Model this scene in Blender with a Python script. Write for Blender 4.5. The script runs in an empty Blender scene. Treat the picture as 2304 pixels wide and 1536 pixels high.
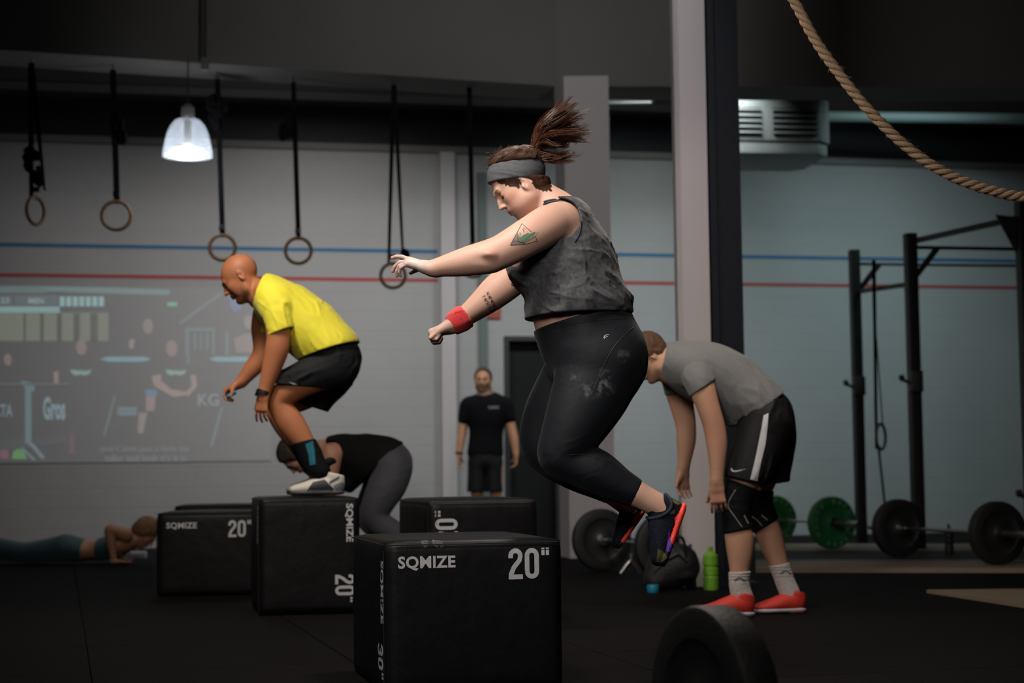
import bpy, bmesh, math, random
import numpy as np
from mathutils import Vector, Matrix
from mathutils.bvhtree import BVHTree
random.seed(7); RNG = np.random.RandomState(11)
SC = bpy.context.scene
COL = SC.collection

# ------------------------------------------------------------------ camera
F = 3800.0; EYE = np.array([0.0, 0.0, 0.74]); PITCH = math.atan((1058-768)/F); ROLL = 0.011
_f = np.array([0, math.cos(PITCH), math.sin(PITCH)]); _r0 = np.array([1.0, 0, 0]); _u0 = np.cross(_r0, _f)
_r = _r0*math.cos(ROLL) - _u0*math.sin(ROLL); _u = _u0*math.cos(ROLL) + _r0*math.sin(ROLL)
cam_d = bpy.data.cameras.new('camera'); cam = bpy.data.objects.new('camera', cam_d); COL.objects.link(cam)
cam_d.sensor_width = 36.0; cam_d.lens = 36.0*F/2304.0
cam_d.dof.use_dof = True; cam_d.dof.focus_distance = 5.75; cam_d.dof.aperture_fstop = 3.0
cam_d.clip_end = 200
cam.matrix_world = Matrix(((_r[0], _u[0], -_f[0], EYE[0]), (_r[1], _u[1], -_f[1], EYE[1]), (_r[2], _u[2], -_f[2], EYE[2]), (0, 0, 0, 1)))
SC.camera = cam
# ------------------------------------------------------------------ world, lamps, added fill lights, exposure
w = bpy.data.worlds.new('world'); SC.world = w; w.use_nodes = True
w.node_tree.nodes['Background'].inputs[0].default_value = (0.55, 0.62, 0.75, 1)
w.node_tree.nodes['Background'].inputs[1].default_value = 0.022
def area(x, y, z, sx, sy, p, col=(1, .94, .86), tgt=None, spread=180):
    d = bpy.data.lights.new('area_light', 'AREA'); d.shape = 'RECTANGLE'; d.size = sx; d.size_y = sy
    d.energy = p; d.color = col; d.spread = math.radians(spread)
    o = bpy.data.objects.new('area_light', d); COL.objects.link(o); o.location = (x, y, z)
    t = Vector(tgt if tgt else (x, y, 0)) - Vector((x, y, z))
    o.rotation_euler = t.to_track_quat('-Z', 'Y').to_euler()
    return o
area(-.75, 4.7, 3.2, .7, .7, 26, (1, .91, .83), (.15, 5.8, 1.3), 110)      # lamps over the near row of boxes
area(.35, 6.9, 3.5, .5, .5, 22, (1, .88, .76), (.2, 5.85, 1.2), 120)
area(-1.7, 7.6, 3.5, .7, .7, 26, (1, .90, .76), (-1.15, 9.1, 1.2), 110)
area(1.0, 7.2, 3.5, .5, .5, 15, (1, .86, .74), (1.3, 8.7, .8), 105)
def wash(a, d, z, sx, p, col, za, spread):
    c, n = math.cos(math.radians(12)), math.sin(math.radians(12))
    area(-.78+c*a+n*d, 17.7+n*a-c*d, z, sx, .4, p, col, (-.78+c*a, 17.7+n*a, za), spread)
wash(-3.6, 2.5, 4.5, 1.2, 8, (1, .96, .95), .8, 105)      # added wash lights, hidden behind the beams, to brighten the back wall
wash(-1.2, 2.7, 4.5, 1.6, 36, (1, .97, .95), .9, 105)
wash(2.0, 2.7, 4.5, 1.2, 34, (.90, 1, .99), .9, 105)
wash(4.6, 2.9, 4.6, 1.2, 28, (.72, .97, 1), .9, 105)
area(.75, 8.2, 4.2, .5, .5, 6, (1, .93, .93), (.9, 13.5, .6), 70)  # added light for the white post and the column
area(.3, 8.6, 5.0, .8, .4, 13, (1, .98, .95), (.3, 14.4, 4.55), 80)          # added fill to lift the beam faces
area(-1.3, .9, 3.3, 1.8, 1.2, 17, (1, .93, .86), (.1, 6.2, 1.0), 70)       # added soft front fill on the figures
pl = bpy.data.lights.new('beam_fill', 'POINT'); pl.energy = 5; pl.color = (1, .97, .93); pl.shadow_soft_size = .2  # added unseen point fill for the beams
po = bpy.data.objects.new('beam_fill', pl); po.location = (.3, 8.6, 3.6); COL.objects.link(po)
for x_, y_, e_ in ((-2.2, 15.9, 4), (1.2, 16.4, 3), (4.2, 16.9, 4)):          # added uplight points for the upper wall and trim
    d_ = bpy.data.lights.new('upper_wall_fill', 'POINT'); d_.energy = e_; d_.color = (.9, .97, .95); d_.shadow_soft_size = .25
    o_ = bpy.data.objects.new('upper_wall_fill', d_); o_.location = (x_, y_, 5.3); COL.objects.link(o_)
SC.view_settings.view_transform = 'Standard'; SC.view_settings.look = 'None'
SC.view_settings.exposure = 0.0; SC.view_settings.gamma = 1.0; SC.view_settings.use_curve_mapping = False
SC.cycles.max_bounces = 6; SC.cycles.use_denoising = True
SC.cycles.sample_clamp_indirect = 4

# ------------------------------------------------------------------ projecting helpers: a point of the photo at a real depth
def P(px, py, Y):
    d = _f*F + _r*(px-1152) - _u*(py-768)
    return EYE + d*(Y/d[1])
def G(px, py, z=0.0):
    d = _f*F + _r*(px-1152) - _u*(py-768)
    return EYE + d*((z-EYE[2])/d[2])
ROOM = math.radians(12.0)
UA = np.array([math.cos(ROOM), math.sin(ROOM), 0]); NA = np.array([math.sin(ROOM), -math.cos(ROOM), 0]); WO = np.array([-.78, 17.7, 0])
def RW(a, d, z): return WO + UA*a + NA*d + np.array([0, 0, z])       # room coordinates: along the back wall, out from it, up
def W(px, py, d=0.0):
    v = _f*F + _r*(px-1152) - _u*(py-768)
    t = np.dot(WO + NA*d - EYE, NA)/np.dot(v, NA)
    p = EYE + v*t - WO
    return np.dot(p, UA), p[2]

# ------------------------------------------------------------------ materials
MATS = {}
def lin(c):
    c = c/255.0
    return c/12.92 if c <= .04045 else ((c+.055)/1.055)**2.4
def rgb(r, g, b): return (lin(r), lin(g), lin(b), 1)
def mat(name, col, rough=.6, metal=0, bump=0, bscale=60, var=0, vscale=8, sss=0, spec=.5, emit=None, estr=0, trans=0, sheen=0, attr=None, stretch=None, alpha=None):
    if name in MATS: return MATS[name]
    m = bpy.data.materials.new(name); m.use_nodes = True; nt = m.node_tree; N = nt.nodes; L = nt.links
    b = N['Principled BSDF']; b.inputs['Base Color'].default_value = col if len(col) == 4 else (*col, 1)
    b.inputs['Roughness'].default_value = rough; b.inputs['Metallic'].default_value = metal
    b.inputs['Specular IOR Level'].default_value = spec
    tc = N.new('ShaderNodeTexCoord'); mp = N.new('ShaderNodeMapping'); L.new(tc.outputs['Object'], mp.inputs[0])
    if stretch: mp.inputs['Scale'].default_value = stretch
    src = None
    if var:
        n = N.new('ShaderNodeTexNoise'); n.inputs['Scale'].default_value = vscale; n.inputs['Detail'].default_value = 5
        L.new(mp.outputs[0], n.inputs[0])
        mx = N.new('ShaderNodeMix'); mx.data_type = 'RGBA'; L.new(n.outputs[0], mx.inputs[0])
        c = b.inputs['Base Color'].default_value[:]
        mx.inputs[6].default_value = (*[max(0, x*(1-var)) for x in c[:3]], 1); mx.inputs[7].default_value = (*[min(1, x*(1+var)) for x in c[:3]], 1)
        L.new(mx.outputs[2], b.inputs['Base Color']); src = mx
    if attr:
        at = N.new('ShaderNodeAttribute'); at.attribute_name = attr
        m2 = N.new('ShaderNodeMix'); m2.data_type = 'RGBA'; m2.blend_type = 'MIX'
        L.new(at.outputs['Alpha'], m2.inputs[0])
        if src: L.new(src.outputs[2], m2.inputs[6])
        else: m2.inputs[6].default_value = b.inputs['Base Color'].default_value
        L.new(at.outputs['Color'], m2.inputs[7]); L.new(m2.outputs[2], b.inputs['Base Color'])
    if bump:
        n = N.new('ShaderNodeTexNoise'); n.inputs['Scale'].default_value = bscale; n.inputs['Detail'].default_value = 4
        L.new(mp.outputs[0], n.inputs[0]); bp = N.new('ShaderNodeBump'); bp.inputs['Strength'].default_value = bump; bp.inputs['Distance'].default_value = .01
        L.new(n.outputs[0], bp.inputs['Height']); L.new(bp.outputs[0], b.inputs['Normal'])
    if sss:
        b.inputs['Subsurface Weight'].default_value = sss; b.inputs['Subsurface Radius'].default_value = (1, .35, .2); b.inputs['Subsurface Scale'].default_value = .012
    if sheen: b.inputs['Sheen Weight'].default_value = sheen
    if emit: b.inputs['Emission Color'].default_value = emit; b.inputs['Emission Strength'].default_value = estr
    if trans: b.inputs['Transmission Weight'].default_value = trans
    if alpha is not None: b.inputs['Alpha'].default_value = alpha
    MATS[name] = m
    return m

# ------------------------------------------------------------------ objects
def tag(o, label=None, cat=None, group=None, kind=None):
    if label: o['label'] = label
    if cat: o['category'] = cat
    if group: o['group'] = group
    if kind: o['kind'] = kind
    return o
def empty(name, loc=(0, 0, 0), label=None, cat=None, group=None, rz=0):
    o = bpy.data.objects.new(name, None); COL.objects.link(o); o.location = Vector([float(v) for v in loc]); o.rotation_euler = (0, 0, rz)
    o.empty_display_size = .1
    return tag(o, label, cat, group)
def link(name, me, m, parent=None, smooth=False):
    if m: me.materials.append(m)
    if smooth: me.polygons.foreach_set('use_smooth', [True]*len(me.polygons))
    o = bpy.data.objects.new(name, me); COL.objects.link(o)
    if parent:
        o.parent = parent
    return o
def pmesh(name, verts, faces, m, parent=None, smooth=False, world=True):
    """verts in world coordinates; re-expressed in the parent's frame"""
    v = np.asarray(verts, dtype=float)
    if parent is not None and world: v = to_local(v, parent)
    me = bpy.data.meshes.new(name); me.from_pydata([tuple(map(float, p)) for p in v], [], [tuple(map(int, f)) for f in faces]); me.update()
    return link(name, me, m, parent, smooth)
def wmat(o):
    mw = Matrix.LocRotScale(o.location, o.rotation_euler, o.scale)
    return wmat(o.parent) @ mw if o.parent else mw
def to_local(v, parent):
    mi = np.array(wmat(parent).inverted())
    return v @ mi[:3, :3].T + mi[:3, 3]
class MB:
    def __init__(s): s.v = []; s.f = []
    def add(s, v, f):
        n = len(s.v); s.v += [np.asarray(p, float) for p in v]; s.f += [tuple(i+n for i in q) for q in f]; return s
    def box(s, c, ax, ay, az):
        """centre and three half-axis vectors"""
        c, ax, ay, az = [np.asarray(q, float) for q in (c, ax, ay, az)]
        v = [c+i*ax+j*ay+k*az for k in (-1, 1) for j in (-1, 1) for i in (-1, 1)]
        return s.add(v, [(0, 2, 3, 1), (4, 5, 7, 6), (0, 1, 5, 4), (2, 6, 7, 3), (0, 4, 6, 2), (1, 3, 7, 5)])
    def tube(s, pts, r, n=10, caps=True, closed=False):
        pts = [np.asarray(p, float) for p in pts]; m = len(pts)
        rr = r if hasattr(r, '__len__') else [r]*m
        base = len(s.v); ref = None; ring = []
        for i, p in enumerate(pts):
            if closed: t = pts[(i+1) % m]-pts[i-1]
            else: t = pts[min(i+1, m-1)]-pts[max(i-1, 0)]
            t = t/(np.linalg.norm(t)+1e-12)
            if ref is None:
                a = np.array([0, 0, 1.0]) if abs(t[2]) < .9 else np.array([1.0, 0, 0]); ref = np.cross(t, a)
            ref = ref-t*np.dot(ref, t); ref /= np.linalg.norm(ref)+1e-12; b = np.cross(t, ref)
            for k in range(n):
                an = 2*math.pi*k/n; s.v.append(p+rr[i]*(ref*math.cos(an)+b*math.sin(an)))
        for i in range(m if closed else m-1):
            for k in range(n):
                a0 = base+i*n+k; a1 = base+i*n+(k+1) % n; j = (i+1) % m
                s.f.append((a0, a1, base+j*n+(k+1) % n, base+j*n+k))
        if caps and not closed:
            s.f.append(tuple(base+k for k in range(n))[::-1]); s.f.append(tuple(base+(m-1)*n+k for k in range(n)))
        return s
    def lathe(s, prof, o, axis, n=40):
        """profile of (radius, distance along axis); closed if it returns to start"""
        o = np.asarray(o, float); t = np.asarray(axis, float); t /= np.linalg.norm(t)
        a = np.array([0, 0, 1.0]) if abs(t[2]) < .9 else np.array([1.0, 0, 0]); u = np.cross(t, a); u /= np.linalg.norm(u); b = np.cross(t, u)
        base = len(s.v); m = len(prof)
        for r, h in prof:
            for k in range(n):
                an = 2*math.pi*k/n; s.v.append(o+t*h+r*(u*math.cos(an)+b*math.sin(an)))
        for i in range(m-1):
            for k in range(n):
                s.f.append((base+i*n+k, base+i*n+(k+1) % n, base+(i+1)*n+(k+1) % n, base+(i+1)*n+k))
        return s
    def build(s, name, m, parent=None, smooth=False, bevel=0, seg=2, angle=None):
        o = pmesh(name, s.v, s.f, m, parent, smooth)
        bm = bmesh.new(); bm.from_mesh(o.data); bmesh.ops.remove_doubles(bm, verts=bm.verts, dist=1e-6)
        bmesh.ops.recalc_face_normals(bm, faces=bm.faces)
        if bevel: bmesh.ops.bevel(bm, geom=list(bm.edges), offset=bevel, segments=seg, profile=.6, affect='EDGES', clamp_overlap=True)
        bm.to_mesh(o.data); bm.free()
        if smooth or bevel:
            o.data.polygons.foreach_set('use_smooth', [True]*len(o.data.polygons))
            try: o.data.set_sharp_from_angle(angle=math.radians(angle or 35))
            except Exception: pass
        return o
def copy_tree(o, parent=None):
    c = o.copy(); COL.objects.link(c); c.parent = parent
    for ch in [x for x in bpy.data.objects if x.parent == o]: copy_tree(ch, c)
    return c
def crom(P_, n):
    """Catmull-Rom through rows of P_, n samples per span"""
    P_ = np.asarray(P_, float); out = []; m = len(P_)
    for i in range(m-1):
        p0 = P_[max(i-1, 0)]; p1 = P_[i]; p2 = P_[i+1]; p3 = P_[min(i+2, m-1)]
        for j in range(n):
            t = j/n; out.append(.5*((2*p1)+(-p0+p2)*t+(2*p0-5*p1+4*p2-p3)*t*t+(-p0+3*p1-3*p2+p3)*t**3))
    out.append(P_[-1]); return np.array(out)

# ------------------------------------------------------------------ text
_tc = {}
def text_shape(txt, size=1.0, bold=0.0, xs=1.0, space=1.0, thick=0.0):
    """vertices (x, y, 0) and faces of a line of lettering, left-bottom at the origin"""
    key = (txt, bold, space)
    if key not in _tc:
        cu = bpy.data.curves.new('lettering', 'FONT'); cu.body = txt; cu.size = 1; cu.offset = bold; cu.space_character = space; cu.resolution_u = 3
        ob = bpy.data.objects.new('lettering', cu); COL.objects.link(ob)
        dg = bpy.context.evaluated_depsgraph_get(); me = bpy.data.meshes.new_from_object(ob.evaluated_get(dg))
        v = np.array([q.co[:] for q in me.vertices]); f = [tuple(q.vertices) for q in me.polygons]
        COL.objects.unlink(ob); bpy.data.objects.remove(ob); bpy.data.curves.remove(cu); bpy.data.meshes.remove(me)
        v[:, :2] -= v[:, :2].min(0); _tc[key] = (v, f)
    v, f = _tc[key]; v = v.copy()*size; v[:, 0] *= xs
    return v, f
def text_on(parent, txt, origin, ex, ey, h, m, width=None, bold=0.0, name='lettering', lift=.0015, space=1.0, bvh=None):
    """lettering laid on a plane: origin lower-left, ex reading direction, ey up; h cap height, width total"""
    v, f = text_shape(txt, 1, bold, 1, space)
    s = v[:, :2].max(0); ex = np.asarray(ex, float); ey = np.asarray(ey, float); n = np.cross(ex, ey)
    wdt = width if width else h*s[0]/s[1]
    w3 = np.asarray(origin)+np.outer(v[:, 0]/s[0]*wdt, ex)+np.outer(v[:, 1]/s[1]*h, ey)+n*lift
    if bvh: w3 = onto(bvh, w3, n)
    return pmesh(name, w3, f, m, parent)
def onto(bvh, w3, n, lift=.0007):
    out = []
    for p in w3:
        h = bvh.ray_cast(Vector(p)+Vector(n)*.05, -Vector(n)); out.append(np.array(h[0])+n*lift if h[0] is not None else p)
    return out
# ------------------------------------------------------------------ signed-distance sculpting (figures and clothes)
_LAT = np.random.RandomState(5).rand(32, 32, 32).astype(np.float32)*2-1
def vnoise(p):
    i = np.floor(p).astype(int); f = (p-i).astype(np.float32); f = f*f*(3-2*f); i &= 31; j = (i+1) & 31
    r = 0
    for a in (0, 1):
        wa = f[:, 0] if a else 1-f[:, 0]; ia = j[:, 0] if a else i[:, 0]
        for b in (0, 1):
            wb = f[:, 1] if b else 1-f[:, 1]; ib = j[:, 1] if b else i[:, 1]
            for c in (0, 1):
                wc = f[:, 2] if c else 1-f[:, 2]; ic = j[:, 2] if c else i[:, 2]
                r = r+wa*wb*wc*_LAT[ia, ib, ic]
    return r
_R1 = np.array(Matrix.Rotation(.7, 3, 'X') @ Matrix.Rotation(.5, 3, 'Y')); _R2 = np.array(Matrix.Rotation(1.9, 3, 'Z') @ Matrix.Rotation(.9, 3, 'X'))
def fbm(p): return .6*vnoise(p@_R1)+.35*vnoise((p@_R2)*2.1+5)+.2*vnoise((p@_R1)*4.3+9)
class SDF:
    def __init__(s): s.it = []
    def seg(s, a, b, ru, rv, ra, rb, vax, k=.01, op=1):
        s.it.append(('s', np.asarray(a, float), np.asarray(b, float), ru, rv, ra, rb, np.asarray(vax, float), k, op))
    def tube(s, rows, vax=(0, 1, 0), k=.02, n=4, grow=0.0, op=1):
        """rows: x, y, z, r_in, r_out ; smooth sweep"""
        R = crom(rows, n); R[:, 3:] = np.maximum(R[:, 3:]+grow, .002)
        for i in range(len(R)-1):
            s.seg(R[i, :3], R[i+1, :3], R[i, 3], R[i, 4], R[i+1, 3], R[i+1, 4], vax, k if i == 0 else .012, op)
        return s
    def ell(s, c, r, M=None, k=.02, op=1):
        s.it.append(('e', np.asarray(c, float), np.asarray(r, float), np.eye(3) if M is None else np.asarray(M, float), k, op)); return s
    def bounds(s):
        lo = []; hi = []
        for q in s.it:
            if q[-1] < 0: continue
            if q[0] == 's':
                r = max(q[3:7]); lo.append(np.minimum(q[1], q[2])-r); hi.append(np.maximum(q[1], q[2])+r)
            else:
                r = q[2].max(); lo.append(q[1]-r); hi.append(q[1]+r)
        return np.min(lo, 0), np.max(hi, 0)
    def eval(s, h, pad=.03):
        lo, hi = s.bounds(); lo = lo-pad; hi = hi+pad
        n = np.ceil((hi-lo)/h).astype(int)+1
        ax = [(lo[i]+h*np.arange(n[i])).astype(np.float32) for i in range(3)]
        f = np.full(n, .2, np.float32)
        for q in s.it:
            k = q[-2]; op = q[-1]; mg = k+.02+2*h
            if q[0] == 's':
                a, b = q[1], q[2]; r = max(q[3:7]); l0 = np.minimum(a, b)-r-mg; h0 = np.maximum(a, b)+r+mg
            else:
                r = q[2].max(); l0 = q[1]-r-mg; h0 = q[1]+r+mg
            i0 = np.clip(np.floor((l0-lo)/h).astype(int), 0, n); i1 = np.clip(np.ceil((h0-lo)/h).astype(int)+1, 0, n)
            if (i1 <= i0).any(): continue
            sl = tuple(slice(i0[i], i1[i]) for i in range(3))
            X = ax[0][sl[0]][:, None, None]; Y = ax[1][sl[1]][None, :, None]; Z = ax[2][sl[2]][None, None, :]
            if q[0] == 's':
                ru0, rv0, ru1, rv1 = q[3:7]; t = b-a; L = np.linalg.norm(t)+1e-9; t = t/L
                v = q[7]-t*np.dot(q[7], t); nv = np.linalg.norm(v)
                if nv < .05: v = np.cross(t, [1, 0, .1]); nv = np.linalg.norm(v)
                v = v/nv; u = np.cross(t, v)
                dx, dy, dz = X-np.float32(a[0]), Y-np.float32(a[1]), Z-np.float32(a[2])
                T = dx*np.float32(t[0])+dy*np.float32(t[1])+dz*np.float32(t[2])
                U = dx*np.float32(u[0])+dy*np.float32(u[1])+dz*np.float32(u[2])
                V = dx*np.float32(v[0])+dy*np.float32(v[1])+dz*np.float32(v[2])
                tau = np.clip(T/L, 0, 1); ru = ru0+(ru1-ru0)*tau; rv = rv0+(rv1-rv0)*tau; rm = np.minimum(ru, rv)
                T = T-tau*L
                A = U/ru; B = V/rv; C = T/rm
                k0 = np.sqrt(A*A+B*B+C*C)+1e-6; k1 = np.sqrt((A/ru)**2+(B/rv)**2+(C/rm)**2)+1e-6
            else:
                c, r3, M = q[1], q[2], q[3]
                dx, dy, dz = X-np.float32(c[0]), Y-np.float32(c[1]), Z-np.float32(c[2])
                e = [dx*np.float32(M[0, i])+dy*np.float32(M[1, i])+dz*np.float32(M[2, i]) for i in range(3)]
                A, B, C = e[0]/r3[0], e[1]/r3[1], e[2]/r3[2]
                k0 = np.sqrt(A*A+B*B+C*C)+1e-6; k1 = np.sqrt((A/r3[0])**2+(B/r3[1])**2+(C/r3[2])**2)+1e-6
            d = (k0*(k0-1)/k1).astype(np.float32)
            o = f[sl]
            if op < 0:
                d = -d; hh = np.maximum(k-np.abs(o-d), 0)/k; f[sl] = np.maximum(o, d)+hh*hh*k*.25
            else:
                hh = np.maximum(k-np.abs(o-d), 0)/k; f[sl] = np.minimum(o, d)-hh*hh*k*.25
        return f, lo, h
def grid_xyz(f, lo, h, idx):
    return np.stack([lo[i]+h*idx[i] for i in range(3)], 1)
def displace(F_, fn, band=.025):
    f, lo, h = F_; idx = np.nonzero(np.abs(f) < band); p = grid_xyz(f, lo, h, idx); f[idx] += fn(p).astype(np.float32); return F_
def half(F_, p, n, soft=None):
    """cut away the side the normal points to"""
    f, lo, h = F_; n = np.asarray(n, float); n = n/np.linalg.norm(n); ax = [lo[i]+h*np.arange(f.shape[i]) for i in range(3)]
    d = ((ax[0]-p[0])*n[0])[:, None, None]+((ax[1]-p[1])*n[1])[None, :, None]+((ax[2]-p[2])*n[2])[None, None, :]
    d = d.astype(np.float32); k = .005; hh = np.maximum(k-np.abs(f-d), 0)/k; np.maximum(f, d, out=f); f += hh*hh*k*.25; return F_
def pxcut(F_, a, b, Y, side):
    """cut along the photo line a-b (extended along depth); keep the side of the point `side`"""
    A = P(*a, Y); B = P(*b, Y); S = P(*side, Y); t = B-A; n = np.array([-t[2], 0, t[0]])
    if np.dot(S-A, n) > 0: n = -n
    return half(F_, A, n)
def shell(F_, t=.006):
    """hollow garment: field already clipped -> keep only a skin of the unclipped one"""
    return F_
def nets(F_):
    f, lo, h = F_; s = (f < 0)
    c = s[:-1, :-1, :-1].astype(np.int8)
    for a, b, d in [(1, 0, 0), (0, 1, 0), (0, 0, 1), (1, 1, 0), (1, 0, 1), (0, 1, 1), (1, 1, 1)]:
        c = c+s[a:f.shape[0]-1+a, b:f.shape[1]-1+b, d:f.shape[2]-1+d]
    I = np.nonzero((c > 0) & (c < 8)); n = len(I[0]); shp = c.shape
    flat = (I[0]*shp[1]+I[1])*shp[2]+I[2]
    acc = np.zeros((n, 3)); cnt = np.zeros(n)
    cv = {}
    for a in (0, 1):
        for b in (0, 1):
            for d in (0, 1): cv[a, b, d] = f[I[0]+a, I[1]+b, I[2]+d]
    for ax_ in range(3):
        o1, o2 = [q for q in range(3) if q != ax_]
        for a in (0, 1):
            for b in (0, 1):
                k0 = [0, 0, 0]; k0[o1] = a; k0[o2] = b; k1 = list(k0); k1[ax_] = 1
                v0 = cv[tuple(k0)]; v1 = cv[tuple(k1)]; m = (v0 < 0) != (v1 < 0)
                t = np.where(m, v0/np.where(m, v0-v1, 1), 0)
                q = np.zeros((n, 3)); q[:, ax_] = t; q[:, o1] = a; q[:, o2] = b
                acc += q*m[:, None]; cnt += m
    V = acc/cnt[:, None]+np.stack(I, 1); V = lo+V*h
    faces = []
    for ax_ in range(3):
        o1, o2 = [(1, 2), (2, 0), (0, 1)][ax_]
        sl0 = [slice(None)]*3; sl1 = [slice(None)]*3
        sl0[ax_] = slice(0, -1); sl1[ax_] = slice(1, None)
        A = s[tuple(sl0)]; B = s[tuple(sl1)]
        E = np.nonzero(A != B); E = np.stack(E, 1)
        E = E[(E[:, o1] > 0) & (E[:, o2] > 0) & (E[:, o1] < shp[o1]) & (E[:, o2] < shp[o2])]
        inside = A[E[:, 0], E[:, 1], E[:, 2]]
        q = []
        for da, db in ((1, 1), (0, 1), (0, 0), (1, 0)):
            c_ = E.copy(); c_[:, o1] -= da; c_[:, o2] -= db
            q.append(np.searchsorted(flat, (c_[:, 0]*shp[1]+c_[:, 1])*shp[2]+c_[:, 2]))
        q = np.stack(q, 1); q[~inside] = q[~inside][:, ::-1]
        faces.append(q)
    return V, np.concatenate(faces)
def sdf_obj(name, F_, m, parent=None, smooth_it=None):
    smooth_it = (2 if name in ('body', 'shoe', 'sole') else 5) if smooth_it is None else smooth_it
    V, Q = nets(F_)
    # a little Laplacian smoothing
    e = np.concatenate([Q[:, [0, 1]], Q[:, [1, 2]], Q[:, [2, 3]], Q[:, [3, 0]]]); e = np.concatenate([e, e[:, ::-1]])
    deg = np.bincount(e[:, 0], minlength=len(V))[:, None]+1e-9
    for it in range(smooth_it):
        for lam in (.5, -.48):
            S = np.stack([np.bincount(e[:, 0], weights=V[e[:, 1], i], minlength=len(V)) for i in range(3)], 1)/deg
            V = V+lam*(S-V)
    if parent is not None: Vl = to_local(V, parent)
    else: Vl = V
    me = bpy.data.meshes.new(name)
    me.vertices.add(len(Vl)); me.vertices.foreach_set('co', Vl.astype(np.float32).ravel())
    me.loops.add(4*len(Q)); me.loops.foreach_set('vertex_index', Q.astype(np.int32).ravel())
    me.polygons.add(len(Q)); me.polygons.foreach_set('loop_start', np.arange(0, 4*len(Q), 4, dtype=np.int32))
    me.update(calc_edges=True); me.validate()
    o = link(name, me, m, parent, True)
    o['_n'] = len(Q); del o['_n']
    o_world[o.name] = (V, Q)
    return o
o_world = {}
def paint(o, V, fn):
    """rgba per vertex, alpha = how much it replaces the base colour (chalk, stubble, print)"""
    ca = o.data.color_attributes.new('tint', 'FLOAT_COLOR', 'POINT')
    ca.data.foreach_set('color', fn(V).astype(np.float32).ravel())
def wrinkle(dirs, amp=.006, freq=14, seed=0, stretch=.22, region=None):
    d = np.asarray(dirs, float); d = d/np.linalg.norm(d)
    def fn(p):
        q = p-np.outer(p@d, d)*(1-stretch)
        q = q+.25/freq*np.stack([vnoise(p*freq*.5+seed+7.3), vnoise(p*freq*.5+seed+1.1), vnoise(p*freq*.5+seed+3.7)], 1)*2
        n = np.clip(1-2.6*np.abs(vnoise(q*freq+seed)), 0, 1)**1.4; n2 = np.clip(1-2.6*np.abs(vnoise(q*freq*1.9+seed+9)), 0, 1)**1.4; n3 = vnoise(p*freq*.7+seed+20)
        g = (.85*n+.45*n2)*np.clip(.6+n3, .1, 1.3)-.12
        a = amp*(g)
        if region is not None: a = a*region(p)
        return -a
    return fn
# ---- decal: a flat outline pressed onto a surface along the depth direction
def bvh_of(*objs):
    vs = []; fs = []
    for o in objs:
        mw = np.array(wmat(o)); v = np.empty(len(o.data.vertices)*3); o.data.vertices.foreach_get('co', v); v = v.reshape(-1, 3)@mw[:3, :3].T+mw[:3, 3]
        n = len(vs); vs += [tuple(q) for q in v]; fs += [tuple(i+n for i in p.vertices) for p in o.data.polygons]
    return BVHTree.FromPolygons(vs, fs)
def press(bvh, px, Y=5.0, lift=.001):
    """photo point -> point on the surface seen there, lifted off it"""
    p = Vector(P(px[0], px[1], Y)); e = Vector(EYE); d = (p-e).normalized()
    hit = bvh.ray_cast(p, d)
    if hit[0] is None:
        hit = bvh.find_nearest(p); return np.array(hit[0])+np.array(hit[1])*lift
    return np.array(hit[0])-np.array(d)*lift
def decal_poly(name, bvh, pts, m, parent, Y=5.0, lift=.0015, sub=1, thr=4.0, jump=.02):
    bm = bmesh.new(); vs = [bm.verts.new((p[0], p[1], 0)) for p in pts]; bm.faces.new(vs)
    bmesh.ops.triangulate(bm, faces=bm.faces)
    for _ in range(7):
        le = [e for e in bm.edges if e.calc_length() > thr]
        if not le: break
        bmesh.ops.subdivide_edges(bm, edges=le, cuts=1); bmesh.ops.triangulate(bm, faces=bm.faces)
    bm.verts.index_update(); V = []; ok = []; dep = []
    for v in bm.verts:
        p = Vector(P(v.co.x, v.co.y, Y)); d = (p-Vector(EYE)).normalized(); h = bvh.ray_cast(p, d)
        ok.append(h[0] is not None); V.append(np.array(h[0])-np.array(d)*lift if h[0] is not None else np.zeros(3)); dep.append(h[0].y if h[0] is not None else 0)
    Fc = []
    for f in bm.faces:
        ix = [v.index for v in f.verts]
        if all(ok[i] for i in ix) and max(dep[i] for i in ix)-min(dep[i] for i in ix) < jump: Fc.append(tuple(ix))
    bm.free(); used = sorted({i for f in Fc for i in f}); mp = {j: i for i, j in enumerate(used)}
    return pmesh(name, [V[i] for i in used], [tuple(mp[i] for i in f) for f in Fc], m, parent, smooth=True)
def decal_line(mb, bvh, pts, r=.0012, Y=5.0, n=6):
    q = crom(np.array(pts, float), n) if len(pts) > 2 else np.linspace(pts[0], pts[1], 8)
    mb.tube([press(bvh, p, Y, .0003) for p in q], r, 5)
def decal_text(name, bvh, txt, o, ex, ey, h, m, parent, Y=5.0, bold=0.0, lift=.001, width=None):
    v, f = text_shape(txt, 1, bold); s = v[:, :2].max(0); w_ = width or h*s[0]/s[1]
    V = [press(bvh, (o[0]+q[0]/s[0]*w_*ex[0]+q[1]/s[1]*h*ey[0], o[1]+q[0]/s[0]*w_*ex[1]+q[1]/s[1]*h*ey[1]), Y, lift) for q in v]
    return pmesh(name, V, f, m, parent)

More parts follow.
